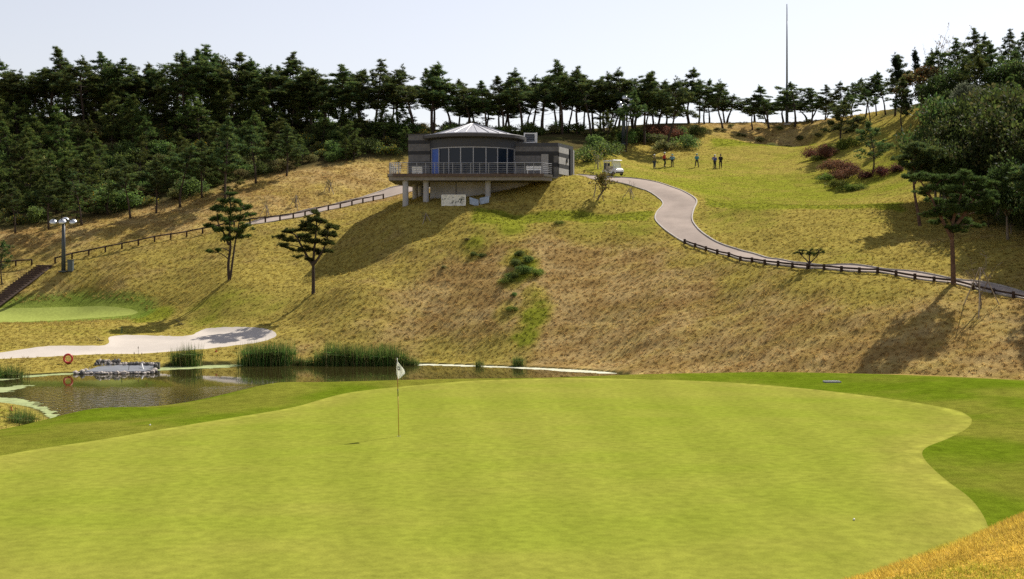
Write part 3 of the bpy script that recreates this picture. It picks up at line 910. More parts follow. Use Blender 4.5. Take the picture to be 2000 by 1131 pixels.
def make_bush(seed, r=1.3, h=1.8, n=1500, leaf=0.16, tints=None, stems=5, lumps=9, spark=None, trunk_h=0.0):
    """shrub or round broadleaf crown: lumps of leaves round a few stems"""
    rng = np.random.default_rng(seed)
    T = MB(); B = Blades()
    base = np.array([0, 0, trunk_h])
    if trunk_h > 0:
        tp = bent((0, 0, -0.2), (rng.normal() * .06, rng.normal() * .06, 1), trunk_h + .2, 5, .05, rng)
        base = tp[-1]
        T.tube(tp, [0.05 * h * .5 + .02] * 2 + [.04 * h * .5 + .02] * 2 + [.03 * h * .5 + .02] * 2, 7)
    cents = []
    for k in range(lumps):
        a = rng.uniform(0, 6.28); q = rng.random() ** 0.5 * rng.uniform(.8, 1.15)
        zc = rng.uniform(0.22, 0.88)
        wid = math.sin(math.pi * min(1, zc * .8 + .22)) ** .7
        c = np.array([math.cos(a) * q * r * wid, math.sin(a) * q * r * wid, zc * h]) * 0.82
        cents.append(c + np.array([0, 0, trunk_h]))
        st = bent((rng.normal() * .05, rng.normal() * .05, trunk_h - 0.1) if trunk_h == 0 else base, (c - np.array([0, 0, -.15])) + np.array([0, 0, .2]), np.linalg.norm(c) * .95, 4, .14, rng, .05)
        T.tube(st, [.035, .028, .02, .014, .006], 5, cap=False)
    per = n // lumps
    for c in cents:
        rad = rng.uniform(0.20, 0.42) * r if lumps > 12 else rng.uniform(0.30, 0.52) * r
        q = rng.normal(size=(per, 3)); q /= np.linalg.norm(q, axis=1)[:, None]
        q *= (rng.random(per) ** .4)[:, None] * rad; q[:, 2] *= .75
        tt = np.array(tints)[rng.integers(0, len(tints), per)] * rng.uniform(.6, 1.4, (per, 1)) * rng.uniform(.75, 1.25)
        if spark is not None:
            s = rng.random(per) < spark[0]
            tt[s] = np.array(spark[1]) * rng.uniform(.7, 1.2, (s.sum(), 1))
        d = rng.normal(size=(per, 3)) + q / rad * .8; d[:, 2] += .25
        B.add(q + c, d, rng.uniform(.6, 1.3, per) * leaf, rng.uniform(.45, .7, per) * leaf, tt)
    return T.mesh('stems' if trunk_h == 0 else 'trunk', M['bark_grey'] if trunk_h else M['bark'], True), B.mesh('crown', M['leaf'], rng, True), h + trunk_h

def make_sapling(seed, h=2.6, spread=1.2, leaves=140, tints=None, leaf=.14, rad=.05, props=True):
    """young broadleaf tree with an open crown"""
    rng = np.random.default_rng(seed)
    T = MB(); B = Blades()
    tp = bent((0, 0, -.2), (rng.normal() * .1, rng.normal() * .1, 1), h * .45 + .2, 4, .1, rng)
    T.tube(tp, [rad * 1.15, rad, rad * .95, rad * .85, rad * .75], 7)
    tips = []
    for k in range(7):
        a = k * 2.4 + rng.normal() * .3
        p0 = tp[rng.integers(2, 5)]
        br = bent(p0, (math.cos(a) * .8, math.sin(a) * .8, 1.0), rng.uniform(.65, 1.1) * h * .55, 5, .16, rng, .06)
        T.tube(br, [rad * .5, rad * .42, rad * .34, rad * .26, rad * .18, .006], 5, cap=False)
        for j in range(4):
            s = br[rng.integers(2, 6)]
            tw = bent(s, (rng.normal(), rng.normal(), .6), spread * rng.uniform(.25, .5), 3, .2, rng)
            T.tube(tw, [.014, .011, .008, .004], 4, cap=False)
            tips += tw[1:]
        tips += br[3:]
    if leaves:
        k = rng.integers(0, len(tips), leaves)
        p = np.array(tips)[k] + rng.normal(size=(leaves, 3)) * .07
        B.add(p, rng.normal(size=(leaves, 3)) + np.array([0, 0, -.2]), rng.uniform(.6, 1.4, leaves) * leaf, rng.uniform(.4, .7, leaves) * leaf, np.array(tints)[rng.integers(0, len(tints), leaves)] * rng.uniform(.6, 1.4, (leaves, 1)))
    return T.mesh('trunk', M['bark_grey'], True), (B.mesh('crown', M['leaf'], rng, True) if leaves else None), h

def plant(name, kind, x, y, label, cat, group=None, h=None, rz=None, sx=1.0, lean=(0, 0), sink=0.05, z=None):
    tm, cm, h0 = kind
    s = (h / h0) if h else 1.0
    zz = float(zat(x, y)) if z is None else z
    e = empty(name, (x, y, zz - sink), random.uniform(0, 6.28) if rz is None else rz, label, cat, group)
    e.scale = (s * sx, s * sx, s)
    e.rotation_euler[0], e.rotation_euler[1] = lean
    obj(tm.name.split('.')[0], tm, e)
    if cm is not None: obj('crown', cm, e)
    return e

def top_height(u, d, vtop, x, y):
    return CZ + (HZ - vtop) * d / F - float(zat(x, y))

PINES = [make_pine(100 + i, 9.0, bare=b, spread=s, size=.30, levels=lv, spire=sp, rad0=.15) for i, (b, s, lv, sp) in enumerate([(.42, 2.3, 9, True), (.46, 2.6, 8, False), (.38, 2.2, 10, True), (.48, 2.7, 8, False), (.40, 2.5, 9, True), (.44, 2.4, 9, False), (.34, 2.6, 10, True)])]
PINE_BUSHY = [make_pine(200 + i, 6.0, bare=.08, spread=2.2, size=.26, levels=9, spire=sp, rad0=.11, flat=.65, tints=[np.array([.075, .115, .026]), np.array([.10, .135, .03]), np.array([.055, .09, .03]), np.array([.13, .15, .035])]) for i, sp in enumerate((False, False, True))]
GREENB = [np.array([.045, .070, .016]), np.array([.060, .085, .020]), np.array([.032, .052, .018])]; GREENB = [c * 2.2 for c in GREENB]
DRYB = [np.array([.075, .078, .028]), np.array([.095, .080, .030]), np.array([.050, .058, .022])]; DRYB = [c * 2.2 for c in DRYB]
GREYB = [np.array([.085, .098, .060]), np.array([.060, .075, .042]), np.array([.11, .118, .078])]; GREYB = [c * 1.15 for c in GREYB]
REDB = [np.array([.105, .042, .028]), np.array([.080, .036, .026]), np.array([.13, .060, .034])]; REDB = [c * 1.25 for c in REDB]
LIMEB = [np.array([.11, .14, .025]), np.array([.085, .115, .02])]; LIMEB = [c * 1.3 for c in LIMEB]
RUST = [np.array([.16, .085, .02]), np.array([.10, .07, .02])]
BUSH = {
 'green': [make_bush(300, 1.4, 1.9, 2200, .17, GREENB), make_bush(301, 1.6, 1.6, 2200, .16, GREENB, lumps=11)],
 'dry': [make_bush(310, 1.5, 1.7, 2000, .16, DRYB), make_bush(311, 1.3, 2.0, 2000, .15, DRYB + GREENB)],
 'flower': [make_bush(320, 1.3, 1.5, 2000, .16, DRYB + GREENB, spark=(.09, (.62, .42, .02)))],
 'red': [make_bush(330, 1.5, 1.4, 2600, .13, REDB, lumps=12), make_bush(331, 1.3, 1.5, 2300, .13, REDB[:2] + [np.array([.06, .045, .025])], lumps=10)],
 'lime': [make_bush(340, 1.4, 1.0, 1800, .15, LIMEB, lumps=10)],
}
BROAD = {
 'green': [make_bush(400, 2.6, 4.6, 6800, .22, [c * .48 for c in GREENB], lumps=34, trunk_h=1.6), make_bush(401, 2.9, 4.2, 6800, .22, [c * .5 for c in GREENB + DRYB[:1]], lumps=36, trunk_h=1.4)],  # leaf tints halved: the dark of backlit crowns put into the colour
 'grey': [make_bush(410, 2.9, 5.0, 6000, .20, GREYB, lumps=36, trunk_h=1.2), make_bush(411, 2.6, 5.4, 6000, .20, GREYB + GREENB[:1], lumps=36, trunk_h=1.2)],
 'rust': [make_bush(420, 1.9, 3.6, 3200, .18, RUST + DRYB, lumps=14, trunk_h=1.2)],
 'bare': [make_sapling(430, 7.0, 2.2, 260, RUST + [np.array([.2, .15, .06])], .16, .09)],
}

# the skyline pines: photo column, crown top row, distance
sky_l = [(2,112),(30,134),(62,132),(100,118),(132,93),(165,112),(196,106),(238,117),(268,120),(300,121),(335,116),(362,104),(392,100),(416,92),(452,100),(490,112),(528,131),(556,118),(576,106),(612,131),(640,138),(668,132),(702,129),(733,121),(778,126),(812,138),(846,119),(880,141)]
sky_c = [(918,150),(950,160),(984,151),(1020,136),(1060,141),(1098,120),(1128,132),(1152,131),(1180,142),(1206,137),(1236,142),(1258,141),(1300,152)]
sky_r = [(1345,131),(1376,157),(1412,155),(1470,181),(1502,166),(1552,156),(1586,170),(1612,168)]
LAB_RIDGE = {'l': 'tall dark pine with bare lower trunk on the wooded ridge left of the club house',
             'c': 'tall slender pine standing against the sky on the ridge behind the club house',
             'r': 'dark umbrella-crowned pine on the skyline above the back tee, sky showing under its crown'}
rr = np.random.default_rng(5)
def ridge(lst, key, d0, d1, group, extra=0):
    n = 0
    for u, vt in lst:
        d = rr.uniform(d0, d1); x = (u - 1000) / F * d
        h = top_height(u, d, vt, x, d)
        plant('pine_tree', PINES[rr.integers(0, len(PINES))], x, d, LAB_RIDGE[key], 'tree', group, h=h, sx=9.0 / h * rr.uniform(1.2, 1.6) if h > 9 else rr.uniform(1.3, 1.75), lean=(rr.normal() * .03, rr.normal() * .03))
    for u in np.linspace(lst[0][0], lst[-1][0], extra):
        u = u + rr.normal() * 9
        d = rr.uniform(d1, d1 + 9); x = (u - 1000) / F * d
        vt = np.interp(u, [q[0] for q in lst], [q[1] for q in lst]) + rr.uniform(10, 30)
        h = top_height(u, d, vt, x, d)
        plant('pine_tree', PINES[rr.integers(0, len(PINES))], x, d, LAB_RIDGE[key], 'tree', group, h=h, sx=9.0 / h * rr.uniform(1.0, 1.4), lean=(rr.normal() * .04, rr.normal() * .04))
ridge(sky_l, 'l', 168, 173, 'pines along the ridge left of the club house', 34)
ridge(sky_c, 'c', 171, 175, 'pines along the ridge behind the club house', 24)
ridge(sky_r, 'r', 187, 190, 'pines on the skyline above the back tee', 13)

for i in range(46):
    u = -10 + 660 * (i + rr.random()) / 46; d = rr.uniform(166, 178); x = (u - 1000) / F * d
    plant('young_pine', PINE_BUSHY[rr.integers(0, 3)], x, d, 'bushy pine filling the gap between the tall trunks of the left ridge', 'tree', 'bushy pines between the ridge trunks', h=rr.uniform(3.8, 6.5), sx=rr.uniform(1.0, 1.35))
for u, vt in ((20, 128), (215, 112), (300, 118), (430, 98), (520, 124), (600, 126)):
    d = rr.uniform(170, 174); x = (u - 1000) / F * d
    h = top_height(u, d, vt, x, d)
    plant('broadleaf_tree', BROAD['green'][rr.integers(0, 2)], x, d, 'round-crowned broadleaf tree standing among the pines of the left ridge', 'tree', 'broadleaf trees among the ridge pines', h=h, sx=.62)
# ---------------------------------------------------------------- the wood on the left slope
def T(name, kind, u, vtop, d, label, cat='tree', group=None, sx=1.0, rz=None, lean=(0, 0), h=None):
    x = (u - 1000) / F * d
    hh = h if h else top_height(u, d, vtop, x, d)
    return plant(name, kind, x, d, label, cat, group, h=hh, sx=sx, rz=rz, lean=lean)

rw = np.random.default_rng(77)
placed = []
LABW = {'pine': ('young_pine', 'bushy young pine growing on the shaded wooded slope below the ridge', 'tree', 'young pines on the wooded slope'),
        'green': ('shrub', 'leafy dark green shrub in the undergrowth of the wooded slope', 'shrub', 'green shrubs on the wooded slope'),
        'dry': ('dry_shrub', 'half-withered brownish shrub in the undergrowth of the wooded slope', 'shrub', 'withered shrubs on the wooded slope'),
        'flower': ('flowering_shrub', 'low shrub with yellow autumn leaves on the wooded slope', 'shrub', 'yellow-leaved shrubs on the wooded slope')}
tries = 0
while len(placed) < 250 and tries < 9000:
    tries += 1
    x = rw.uniform(-68, -6); y = rw.uniform(136, 170)
    sdw = float(poly_sd(np.array([x]), np.array([y]), WOOD_L)[0])
    if sdw > -0.8 or abs(x) / y > 0.425: continue
    if -11.5 < x < 8 and y < 152: continue
    if any((x - a) ** 2 + (y - b) ** 2 < 1.75 ** 2 for a, b in placed): continue
    placed.append((x, y))
    k = rw.random()
    depth = min(1.0, -sdw / 14)
    if k < .22 + .22 * depth:
        n, l, c, g = LABW['pine']
        plant(n, PINE_BUSHY[rw.integers(0, 3)], x, y, l, c, g, h=rw.uniform(2.6, 4.4) * (1 + .5 * depth), sx=rw.uniform(.95, 1.3))
    elif k < .72:
        n, l, c, g = LABW['green']
        plant(n, BUSH['green'][rw.integers(0, 2)], x, y, l, c, g, h=rw.uniform(1.2, 2.6), sx=rw.uniform(.95, 1.3))
    elif k < .86:
        n, l, c, g = LABW['dry']
        plant(n, BUSH['dry'][rw.integers(0, 2)], x, y, l, c, g, h=rw.uniform(1.1, 2.2), sx=rw.uniform(.95, 1.3))
    else:
        n, l, c, g = LABW['flower']
        plant(n, BUSH['flower'][0], x, y, l, c, g, h=rw.uniform(1.0, 1.8), sx=rw.uniform(.9, 1.2))
# a few that stand out at the edge of the wood
T('young_pine', PINE_BUSHY[1], 210, 352, 140, 'bright green young pine at the lower edge of the wood behind the floodlight', sx=1.2)
T('pine_tree', PINES[6], 440, 232, 141, 'tall pine standing forward of the wood edge above the double-stemmed pine', sx=1.0)
for u, d, h in ((30,134.5,5.5),(95,135.5,6.5),(160,136.5,6.0),(255,138,6.5),(305,139.5,6.0),(352,141,7.0),(395,143.5,6.5),(500,147.5,6.5),(560,150,6.0)):
    T('pine_tree', PINES[rr.integers(0, 7)], u, 0, d, 'slim pine in the front row of the wood above the dry meadow', group='pines in the front row of the wood', sx=1.15, h=h)
T('young_pine', PINE_BUSHY[0], 440, 300, 143.5, 'bushy pine with a low crown just uphill of the double-stemmed pine', sx=1.2)
T('young_pine', PINE_BUSHY[1], 690, 255, 158, 'young pine with a bright crown at the wood edge nearest the club house', sx=1.15)
T('young_pine', PINE_BUSHY[2], 590, 262, 156, 'round young pine between the ridge pines and the dry meadow', sx=1.15)
# ---------------------------------------------------------------- undergrowth under the ridge
for i, u in enumerate(np.linspace(640, 1330, 44)):
    uu = u + rr.normal() * 7; d = rr.uniform(170, 177); x = (uu - 1000) / F * d
    k = rr.random()
    kind = BUSH['green'][rr.integers(0, 2)] if k < .6 else BUSH['dry'][rr.integers(0, 2)]
    plant('shrub', kind, x, d, 'low dark shrub under the pines on the ridge', 'shrub', 'shrubs under the ridge pines', h=rr.uniform(.8, 1.9), sx=1.2)
for u, v, d, h in ((1160,287,160,2.2),(1180,296,158,2.0),(1145,310,153,2.0),(1200,285,165,1.8),(1225,275,171,2.2),(1245,270,175,2.4),(1330,262,180,1.8),(1360,260,182,1.4)):
    x = (u - 1000) / F * d
    plant('shrub', BUSH['green'][rr.integers(0, 2)], x, d, 'dark shrub on the shaded bank between club house and players', 'shrub', 'shrubs on the shaded bank', h=h, sx=1.15)
for u, v, d, h in ((1275,262,178,2.4),(1305,262,179,2.0),(1290,268,177,1.5)):
    x = (u - 1000) / F * d
    plant('red_shrub', BUSH['red'][rr.integers(0, 2)], x, d, 'red autumn shrub on the bank behind the players', 'shrub', 'red shrubs behind the players', h=h)
for u in np.linspace(1400, 1610, 15):
    d = rr.uniform(180.5, 190); x = (u + rr.normal() * 5 - 1000) / F * d
    plant('dry_shrub', BUSH['dry'][rr.integers(0, 2)], x, d, 'low brown scrub on the bank above the back tee', 'shrub', 'scrub on the bank above the back tee', h=rr.uniform(.5, .9), sx=1.5)
T('pine_tree', PINES[1], 1222, 175, 166, 'small pine in front of the dark floodlight pole on the ridge', sx=.9)
T('pine_tree', PINE_BUSHY[0], 1190, 215, 163, 'short bushy pine on the shaded bank right of the club house', sx=1.0)

# ---------------------------------------------------------------- wooded hill on the right
RG = 'trees on the wooded hill to the right'
for u, vt, d, k, sx in ((1640,160,186,0,1.3),(1662,152,184,3,1.3),(1690,146,181,1,1.35),(1712,150,180,5,1.2),(1730,138,178,2,1.2),(1748,105,172,4,1.1),(1668,178,176,3,1.2),(1700,172,174,1,1.2)):
    T('pine_tree', PINES[k], u, vt, d, 'dark pine on the shoulder between the skyline mast and the wooded hill', group='pines on the shoulder right of the mast', sx=sx)
CYP = make_pine(260, 6.0, bare=.05, spread=.75, size=.24, levels=16, spire=True, rad0=.08, tints=[np.array([.022, .036, .016])])
T('slender_conifer', CYP, 1770, 98, 168, 'narrow black-green conifer rising like a spire from the wooded hill', sx=1.0)
T('slender_conifer', CYP, 1800, 88, 167, 'second, slimmer spire-like conifer next to the orange-leaved tree', sx=.8)
for u, vt, d in ((1815,96,166),(1840,92,165),(1872,78,163),(1902,60,161),(1930,66,162),(1968,60,160),(1994,66,158),(2015,70,156),(1885,90,156),(1950,84,154),(1985,92,152)):
    T('pine_tree', PINES[rr.integers(0, 7)], u, vt, d, 'dark pine crowning the top of the wooded hill on the right', group='pines on top of the wooded hill', sx=rr.uniform(.9, 1.2), h=None)
T('rust_tree', BROAD['rust'][0], 1800, 112, 163, 'small tree with orange autumn leaves beside the spire-like conifers', sx=1.1)
T('bare_tree', BROAD['bare'][0], 1812, 40, 168, 'tall thin nearly bare tree sticking out above the wooded hill', sx=.55, h=None)
T('bare_tree', BROAD['bare'][0], 1850, 38, 168, 'wider nearly bare tree with a few tan leaves above the wooded hill', sx=.7)
GRP = {'green': ('broadleaf_tree', 'dense dark green broadleaf tree on the wooded hill', 'dark broadleaf trees on the wooded hill'), 'grey': ('broadleaf_tree', 'broadleaf tree with pale grey-green leaves on the wooded hill', 'grey-leaved trees on the wooded hill')}
for u, vt, d, k in ((1830,130,158,'green'),(1870,120,156,'green'),(1905,105,152,'green'),(1950,110,150,'green'),(1990,105,148,'green'),(2020,120,146,'green'),(1850,165,150,'green'),(1890,140,146,'grey'),(1935,150,143,'grey'),(1975,145,142,'green'),(2010,160,140,'green'),(1840,215,146,'green'),(1870,195,141,'green'),(1915,190,137,'grey'),(1960,190,135,'green'),(2000,195,132,'green'),
                   (1855,255,138,'green'),(1880,240,132,'grey'),(1925,232,129,'grey'),(1965,240,126,'green'),(2005,250,122,'green'),(1845,300,132,'green'),(1905,275,122,'grey'),(1940,285,119,'grey'),(1985,300,114,'green'),(2015,310,110,'green'),(1880,310,122,'green'),(1920,330,113,'green'),(1960,345,108,'green'),(2000,360,103,'green'),(1930,385,106,'green'),(1975,400,101,'green'),(2010,410,97,'green'),(1835,330,130,'green')):
    n, l, g = GRP[k]
    x = (u - 1000) / F * d
    hh = max(2.6, min(9.0, top_height(u, d, vt, x, d)))
    if k == 'green' and rr.random() < .45:
        plant('pine_tree', PINE_BUSHY[rr.integers(0, 3)], x, d, 'bushy dark pine in the thick of the wooded hill', 'tree', 'bushy pines on the wooded hill', h=hh, sx=rr.uniform(.9, 1.2))
    else:
        plant(n, BROAD[k][rr.integers(0, 2)], x, d, l, 'tree', g, h=hh, sx=rr.uniform(.75, 1.0) if hh > 4 else 1.1)
for i in range(34):
    u = rr.uniform(1830, 2010); d = np.interp(u, [1830, 2010], [128, 98]) + rr.uniform(-9, 22); x = (u - 1000) / F * d
    if float(poly_sd(np.array([x]), np.array([d]), WOOD_R)[0]) > -1.0: continue
    plant('shrub', BUSH['green'][rr.integers(0, 2)] if rr.random() < .7 else BUSH['dry'][0], x, d, 'dark shrub in the deep shade under the wooded hill', 'shrub', 'shrubs under the wooded hill', h=rr.uniform(1.2, 2.6), sx=1.2)
# the wood goes on beyond the frame on the right and shades the slope
for x, y, h in ((37.5,84.5,7.5),(40.5,88,9),(39,93,9.5),(43,83,8),(42.5,97,10),(45,91,9.5),(44.5,103,10.5),(47,99,10),(46.5,110,10),(50,106,10),(48,116,10),(46,79,8)):
    plant('pine_tree', PINES[rr.integers(0, 7)], x, y, 'tall dark pine at the edge of the wood beside the red-barked pine', 'tree', 'pines at the wood edge beside the rail', h=h, sx=1.35)
for x, y, h in ((41.8,116.5,8.0),(44.8,121,8.5),(39.8,112.5,7.5),(40.8,107.5,8.0),(42.8,111.5,9.0),(45,116,9.0),(41.6,102,7.5),(44.2,107,8.5),(39.2,118.5,7.0),(42,121.5,7.5),(37.8,108.5,6.0),(38.2,98.5,6.0),(39.8,94.5,6.0),(39.0,115.0,7.5),(37.4,112.0,6.0),(40.5,120,8)):
    plant('broadleaf_tree', BROAD['green'][rr.integers(0, 2)], x, y, 'dense dark broadleaf tree at the wood edge behind the red-barked pine', 'tree', 'broadleaf trees behind the red-barked pine', h=h + (2.6 if x > 40 else 1.0), sx=.8)
rx = np.random.default_rng(91)
for i in range(40):
    x, y = rx.uniform(46, 80), rx.uniform(88, 172)
    if x / y < .425: continue
    plant('pine_tree', (PINES + PINE_BUSHY)[rx.integers(0, 10)], x, y, 'pine in the wood that carries on beyond the red-barked pine', 'tree', 'pines deeper in the right-hand wood', h=rx.uniform(6, 10), sx=1.3)
# single trees of the shoulder
ROUND = make_pine(270, 5.0, bare=.34, spread=1.7, size=.24, levels=7, spire=False, rad0=.10, dens=.9)
T('pine_tree', make_pine(271, 6.0, bare=.30, spread=2.4, size=.28, levels=8, spire=False, rad0=.13), 1643, 195, 163, 'spreading dark pine above the lime-green bushes on the shoulder', sx=1.1)
T('pine_tree', ROUND, 1705, 236, 147.5, 'small round-crowned pine standing among the dark red shrubs', sx=1.0)
T('pine_tree', PINES[2], 1762, 150, 161, 'pine with a leaning trunk on the sunlit bare slope of the hill', sx=.9, lean=(0, -.22))
for u, vt, d, k in ((1600,300,163,'red'),(1618,303,160,'red'),(1645,318,152,'red'),(1665,322,150,'red'),(1690,338,146,'red'),(1722,335,145,'red'),(1655,340,148,'red'),(1748,330,144,'red'),(1630,330,152,'red')):
    x = (u - 1000) / F * d
    plant('red_shrub', BUSH['red'][rr.integers(0, 2)], x, d, 'dark red shrub in the bed at the foot of the hill', 'shrub', 'dark red shrubs at the foot of the hill', h=rr.uniform(1.2, 1.7), sx=1.1)
for u, d, h in ((1622,163,.9),(1640,162,1.0),(1660,162,1.1),(1600,160,.7),(1612,149,.8),(1632,145,.9),(1655,142,.8),(1680,141,.7)):
    x = (u - 1000) / F * d
    plant('lime_shrub', BUSH['lime'][0], x, d, 'low bright yellow-green shrub beside the dark red bed', 'shrub', 'yellow-green shrubs by the red bed', h=h, sx=1.2)

# ---------------------------------------------------------------- single trees on the course
def make_specimen(seed, pads, h, trunk_pts, rad, bark, size=.2, tints=NEEDLE, flat=.62, stems=None):
    """a pine built from its own limbs: pads = list of (x, y, z, radius) in metres from the base"""
    rng = np.random.default_rng(seed)
    Tm = MB(); B = Blades()
    tr = catmull(trunk_pts, 4)
    n_ = len(tr)
    Tm.tube(tr, [rad * (1.3 if i == 0 else 1) * (1 - .78 * i / n_) for i in range(n_)], 10)
    for s in (stems or []):
        c = catmull(s, 4); m_ = len(c)
        Tm.tube(c, [rad * .8 * (1 - .78 * i / m_) for i in range(m_)], 8)
    allp = np.concatenate([tr] + [catmull(s, 4) for s in (stems or [])])
    for (x, y, z, r) in pads:
        c = np.array([x, y, z])
        cand = allp[allp[:, 2] < z - .1]
        if len(cand) == 0: cand = allp
        k = np.argmin(np.linalg.norm((cand - c) * np.array([1, 1, .8]), axis=1) + rng.random(len(cand)) * .15)
        p0 = cand[k]
        mid = (p0 + c) / 2 + np.array([0, 0, .12]) + rng.normal(size=3) * .12
        Tm.tube(catmull([p0, mid, c], 3), [.055, .05, .045, .04, .034, .026, .016], 6, cap=False)
        for q in range(4):
            e = c + rng.normal(size=3) * r * np.array([.6, .6, .2])
            Tm.tube([c * .4 + mid * .6, (c + e) / 2, e], [.02, .014, .006], 4, cap=False)
        k2 = max(3, int(10 * r / .5))
        for q in range(k2):
            o = rng.normal(size=3) * r * np.array([.6, .6, .22])
            needle_pads(B, c + o, r * .48, flat, int(20 * (r / .5) ** .7), rng, size, tints)
    return Tm.mesh('trunk', bark, True), B.mesh('crown', M['leaf'], rng), h

M['bark_red'] = plain('red_pine_bark', (0.105, 0.062, 0.042), 0.95, var=0.4, scale=5, bump=0.6)
GR = [np.array([.062, .092, .020]), np.array([.085, .112, .024]), np.array([.046, .074, .022])]
s1 = 118 / F
pads = [((u - 447) * s1, dy, (545 - v) * s1, r) for u, v, r, dy in ((450,378,.42,0),(440,390,.6,.4),(465,392,.5,-.4),(425,405,.6,-.3),(478,402,.55,.3),(450,408,.7,-.6),(418,425,.55,.5),(440,428,.65,.5),(468,424,.65,-.6),(488,418,.4,0),(430,446,.6,-.6),(458,446,.7,.6),(480,440,.5,.2),(448,465,.55,-.3),(472,460,.5,.5),(412,488,.32,-.4),(425,486,.3,.2),(410,440,.4,0))]
sp1 = make_specimen(501, pads, 1.0, [(0.05, 0, -.2), (-.05, 0, 1.5), (.12, .1, 3.0), (.05, .1, 4.6), (.15, .0, 6.6), (.1, 0, 7.8)], .15, M['bark'], tints=GR, stems=[[(.1, -.05, -.1), (.35, -.1, 1.6), (.55, .1, 3.4), (.9, .1, 5.2), (1.1, 0, 6.4)], [(.0, 0, 3.2), (-.5, 0, 4.4), (-1.0, .1, 5.2)]])
g = ground(447, 546, 60)
plant('pine_tree', sp1, g[0], g[1], 'double-stemmed pine with a layered crown on the slope below the log fence', 'tree', rz=0)
s2 = 112 / F
pads = [((u - 612) * s2, dy, (573 - v) * s2, r) for u, v, r, dy in ((618,412,.4,0),(610,425,.55,.4),(628,430,.5,-.4),(596,437,.55,-.2),(648,443,.55,.2),(575,447,.5,.3),(612,447,.65,-.6),(556,450,.35,0),(632,455,.6,.6),(590,460,.6,.6),(650,458,.35,-.3),(546,462,.4,.2),(570,468,.5,-.4),(555,478,.45,.2),(612,470,.65,.2),(640,474,.5,-.4),(596,486,.5,-.5),(620,490,.5,.5),(640,490,.4,.3),(572,486,.3,0),(580,500,.26,.3),(605,505,.3,-.3))]
sp2 = make_specimen(502, pads, 1.0, [(0, 0, -.2), (.0, 0, 1.4), (.0, 0, 2.8), (.1, .05, 4.2), (.25, 0, 5.6), (.3, 0, 7.0)], .17, M['bark'], tints=GR, stems=[[(0, 0, 2.5), (-.55, .1, 3.3), (-1.1, .1, 4.3), (-1.6, 0, 5.2), (-2.4, 0, 5.4)], [(0.02, 0, 2.6), (.45, 0, 3.2), (.9, .1, 4.0), (1.3, 0, 5.2)]])
g = ground(612, 573.5, 60)
plant('pine_tree', sp2, g[0], g[1], 'spreading pine with a low left limb on the slope above the bunker', 'tree', rz=0)
s3 = 89.5 / F
pads = [((u - 1860) * s3, dy, (555 - v) * s3, r) for u, v, r, dy in ((1880,345,.6,0),(1905,352,.7,.4),(1860,352,.6,-.4),(1925,364,.6,0),(1840,352,.5,.3),(1815,350,.55,0),(1795,348,.55,.3),(1775,346,.35,0),(1890,372,.8,.6),(1850,372,.7,-.7),(1915,384,.7,-.5),(1938,376,.35,.2),(1820,368,.5,.5),(1930,396,.5,.2),(1875,394,.8,.9),(1845,394,.7,.8),(1800,378,.35,.0),(1895,408,.7,-.8),(1850,412,.7,-.9),(1920,414,.4,0),(1830,414,.6,0),(1868,424,.6,.5),(1812,418,.4,-.3),(1885,436,.5,.5),(1862,446,.5,-.5),(1905,440,.35,.0),(1840,432,.5,.7))]
sp3 = make_specimen(503, pads, 1.0, [(0.05, 0, -.2), (.0, 0, 1.8), (-.05, 0, 3.4), (.1, 0, 4.8), (.5, 0, 6.0), (.8, 0, 7.3)], .19, M['bark_red'], size=.2, tints=[GR[0], GR[2], np.array([.075, .10, .026])], stems=[[(-.05, 0, 3.2), (-.7, .2, 4.6), (-1.4, .2, 6.0), (-2.2, .1, 7.2)], [(0, 0, 3.9), (.8, -.2, 5.0), (1.6, -.1, 6.2), (2.2, 0, 6.6)]], flat=.5)
g = ground(1861, 556, 60)
plant('pine_tree', sp3, g[0], g[1], 'large red-barked pine with a flat layered crown beside the low log rail', 'tree', rz=0)
s4 = 108.5 / F
pads = [((u - 1795) * s4, dy, (441 - v) * s4, r) for u, v, r, dy in ((1790,284,.6,0),(1812,290,.7,.4),(1772,292,.6,-.3),(1830,296,.6,.2),(1795,302,.8,-.6),(1768,308,.6,.4),(1822,312,.7,-.4),(1838,310,.4,0),(1800,322,.7,.6),(1778,324,.6,-.5),(1760,318,.35,0),(1815,330,.6,.2),(1790,340,.6,0))]
sp4 = make_specimen(504, pads, 1.0, [(0.1, 0, -.2), (-.1, 0, 1.2), (-.35, 0, 2.6), (-.45, 0, 4.0), (-.3, 0, 5.6), (-.1, 0, 7.0)], .16, M['bark_red'], size=.22, tints=NEEDLE, stems=[[(-.4, 0, 3.6), (.2, .1, 5.0), (.9, .1, 6.2)]])
g = ground(1795, 441, 60)
plant('pine_tree', sp4, g[0], g[1], 'pine with a curved reddish trunk at the shaded end of the lower tee', 'tree', rz=0)
T('pine_tree', make_pine(272, 4.4, bare=.3, spread=1.6, size=.22, levels=6, spire=False, rad0=.08, dens=.8), 4, 470, 124.5, 'slim young pine below the log fence beside the wooden steps', sx=1.0)

